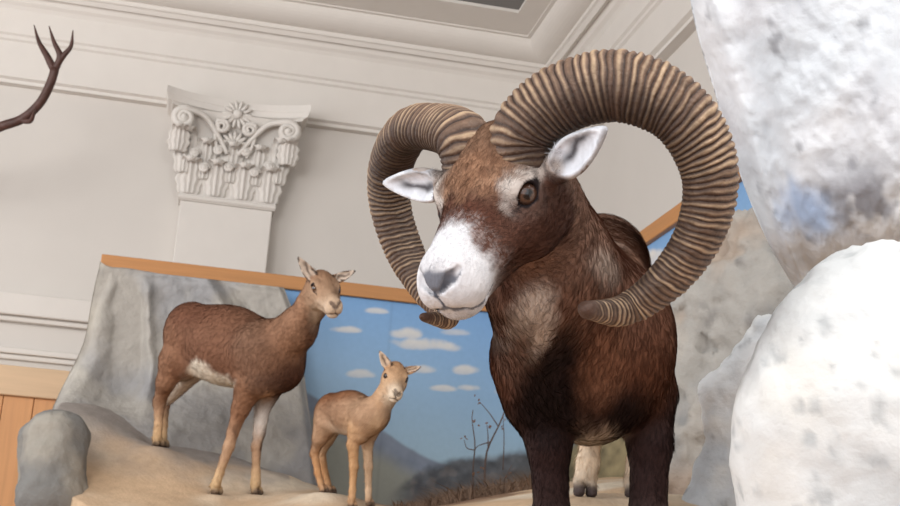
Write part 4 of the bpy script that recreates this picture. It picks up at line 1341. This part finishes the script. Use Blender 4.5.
for k, x in enumerate((-.86, -.30, .30, .86)):
    V, Fl = acanthus(sm + x * hw, zb_, hw * .50, H * .44, 1.0, YP); mesh('acanthus_leaf', V, Fl, M_STUCCO, pil)
for k, x in enumerate((-.58, .0, .58)):
    V, Fl = acanthus(sm + x * hw, zb_ + H * .16, hw * .42, H * .50, 1.0, YP - .004); mesh('acanthus_leaf', V, Fl, M_STUCCO, pil)
for s in (-1, 1):
    V, Fl = acanthus(sm + s * hw * 1.02, zb_ + H * .2, hw * .40, H * .56, 1.4, YP - .02); mesh('acanthus_leaf', V, Fl, M_STUCCO, pil)
# small curled buds between the leaves
for x, z in ((-.58, .26), (-.05, .30), (.52, .28), (-.32, .46), (.28, .48), (.80, .36), (-.82, .40)):
    mb = MB(); cx_, cz_ = sm + x * hw, zb_ + z * H
    pts = [(cx_ + .030 * (1 - t * .8) * math.cos(9 * t), YP - .055 - .02 * t, cz_ + .030 * (1 - t * .8) * math.sin(9 * t)) for t in np.linspace(0, 1, 26)]
    mb.tube(pts, np.linspace(.010, .013, 26), 8, up=(0, 1, 0)); mb.ball((cx_, YP - .07, cz_), .016, 10); mb.build('bud', M_STUCCO, pil, shade=True)
# corner volutes: a stalk sweeping up from the middle and rolling into a scroll
for s in (-1, 1):
    tx, tz = hw + .035, za_ - .175
    st = [(sm + s * hw * .12, YP - .05, zb_ + H * .44), (sm + s * hw * .35, YP - .07, zb_ + H * .60), (sm + s * hw * .70, YP - .11, za_ - .135), (sm + s * tx, YP - .15, tz + .062)]
    sp = [(sm + s * (tx + .062 * (1 - .78 * t) * math.sin(11.5 * t)), YP - .15 - .015 * t, tz + .062 * (1 - .78 * t) * math.cos(11.5 * t)) for t in np.linspace(0, 1, 50)]
    mb = MB(); cv = catmull(st, 24); mb.tube(np.vstack([cv, np.array(sp[2:])]), np.concatenate([np.linspace(.014, .020, 24), np.linspace(.020, .011, 48)]), 10, 1.5, up=(0, 1, 0))
    mb.ball((sm + s * tx, YP - .175, tz), .018, 12); mb.build('volute', M_STUCCO, pil, shade=True)
    # inner helix
    mb = MB(); tx2 = hw * .30; tz2 = za_ - .175
    st = [(sm + s * hw * .30, YP - .05, zb_ + H * .42), (sm + s * hw * .42, YP - .07, zb_ + H * .58), (sm + s * (tx2 + .03), YP - .09, tz2 + .035)]
    sp = [(sm + s * (tx2 + .040 * (1 - .75 * t) * math.cos(10 * t + .9)), YP - .09 - .01 * t, tz2 + .040 * (1 - .75 * t) * math.sin(10 * t + .9)) for t in np.linspace(0, 1, 36)]
    mb.tube(np.vstack([catmull(st, 18), np.array(sp[1:])]), np.concatenate([np.linspace(.010, .014, 18), np.linspace(.014, .009, 35)]), 8, 1.4, up=(0, 1, 0)); mb.build('volute', M_STUCCO, pil, shade=True)
    # little leaf hanging under each scroll
    V, Fl = acanthus(sm + s * (hw + .05), za_ - .36, .10, .17, 1.2, YP - .09); mesh('acanthus_leaf', V, Fl, M_STUCCO, pil)
# sunflower rosette on the abacus, a fan of petals beneath it
rz = za_ - .085; mb = MB(); ry = YP - .075
mb.ball((sm, ry - .02, rz), (.028, .02, .028), 14)
for k in range(14):
    a = 2 * math.pi * k / 14
    M = np.array([[math.cos(a), 0, -math.sin(a)], [0, 1, 0], [math.sin(a), 0, math.cos(a)]])
    mb.ball((sm + .058 * math.cos(a), ry - .005, rz + .058 * math.sin(a)), (.034, .014, .011), 10, M)
mb.build('rosette', M_STUCCO, pil, shade=True)
mb = MB()
for k in range(7):
    a = math.pi * (k + .5) / 7
    M = np.array([[math.cos(a), 0, -math.sin(a)], [0, 1, 0], [math.sin(a), 0, math.cos(a)]])
    mb.ball((sm + .055 * math.cos(a), YP - .06, zb_ + H * .54 + .055 * math.sin(a)), (.036, .016, .012), 10, M)
mb.ball((sm, YP - .065, zb_ + H * .53), .022, 10)
mb.build('palmette', M_STUCCO, pil, shade=True)


# ------------------------------------------------------------------ antler at the left, on a wall plaque outside the picture
AD = 6.6
an = thing('antler', P(-95, 190, AD))
M_ANT = mat('antler', (74, 50, 44), .5, .35, .30, 25, .4, 60)
AW = float(-(RC.T @ (on_y(-95, 195, YW - .07) - CAM))[2]) - AD
def apts(q): return [P(x, y, AD + dz) for x, y, dz in q]
mb = MB(); beam = catmull(apts([(-95, 195, AW), (-60, 160, .3), (-25, 140, .1), (0, 127, 0), (22, 119, 0), (40, 103, -.03), (51, 82, -.05), (55, 68, -.05)]), 60)
mb.tube(beam, np.linspace(.030, .022, 60), 12); beam_ = mb.build('beam', M_ANT, an, shade=True); beam_['_at'] = list(an['_at'])
for q, r in (([(55, 72, -.05), (47, 56, -.03), (39, 42, 0), (34, 25, .02)], .020), ([(56, 68, -.05), (60, 56, -.06), (54, 42, -.05), (49, 26, -.04)], .018), ([(56, 66, -.05), (64, 55, -.06), (71, 46, -.06), (73, 30, -.05)], .017), ([(20, 120, 0), (30, 121, -.03), (34, 113, -.06), (35, 108, -.10)], .016)):
    mb = MB(); cv = catmull(apts(q), 24); mb.tube(cv, r * (1 - np.linspace(0, 1, 24) ** 1.6 * .88), 10); mb.build('tine', M_ANT, beam_, shade=True)
p0 = P(-95, 195, AD + AW)
MB().ball((p0[0], YW - .0345, p0[2]), (.16, .034, .22), 20).build('plaque', M_BATTEN, an, shade=True)
tag(an, 'dark branching deer antler high on the left wall', 'antler')

# ------------------------------------------------------------------ light
def area(name, loc, target, size, power, color=(1, 1, 1), sy=None):
    l = bpy.data.lights.new(name, 'AREA'); l.energy = power; l.size = size; l.color = color
    if sy: l.shape = 'RECTANGLE'; l.size_y = sy
    o = bpy.data.objects.new(name, l); C.objects.link(o); o.location = loc
    o.rotation_euler = (Vector(target) - Vector(loc)).to_track_quat('-Z', 'Y').to_euler()
    return o


area('window_light', (-3.2, -2.2, 3.6), (.6, 3, 2.0), 3.4, 130, (1, .98, .96), 2.2)
area('ceiling_lamp', (1.1, .2, 4.4), (.7, 2.2, 1.8), 1.2, 50, (1, .98, .95))
area('side_fill_light', (-4.2, 3.6, 3.4), (1.0, 6.5, 3.2), 2.6, 85, (1, .985, .97), 2.6)  # unseen fill added at the left to brighten the back wall, not a window
area('cove_fill_light', (-1.6, 3.2, 3.7), (-.6, 7.0, 5.2), 1.0, 18, (1, .98, .95))  # upward fill, added out of view to lift the dim cove and soffit
wd = bpy.data.worlds.new('world'); bpy.context.scene.world = wd; wd.use_nodes = True
wd.node_tree.nodes['Background'].inputs['Color'].default_value = (.80, .80, .82, 1)
wd.node_tree.nodes['Background'].inputs['Strength'].default_value = 1.2
vs = bpy.context.scene.view_settings
vs.view_transform = 'Standard'; vs.look = 'None'; vs.gamma = 1; vs.use_curve_mapping = False; vs.exposure = .28
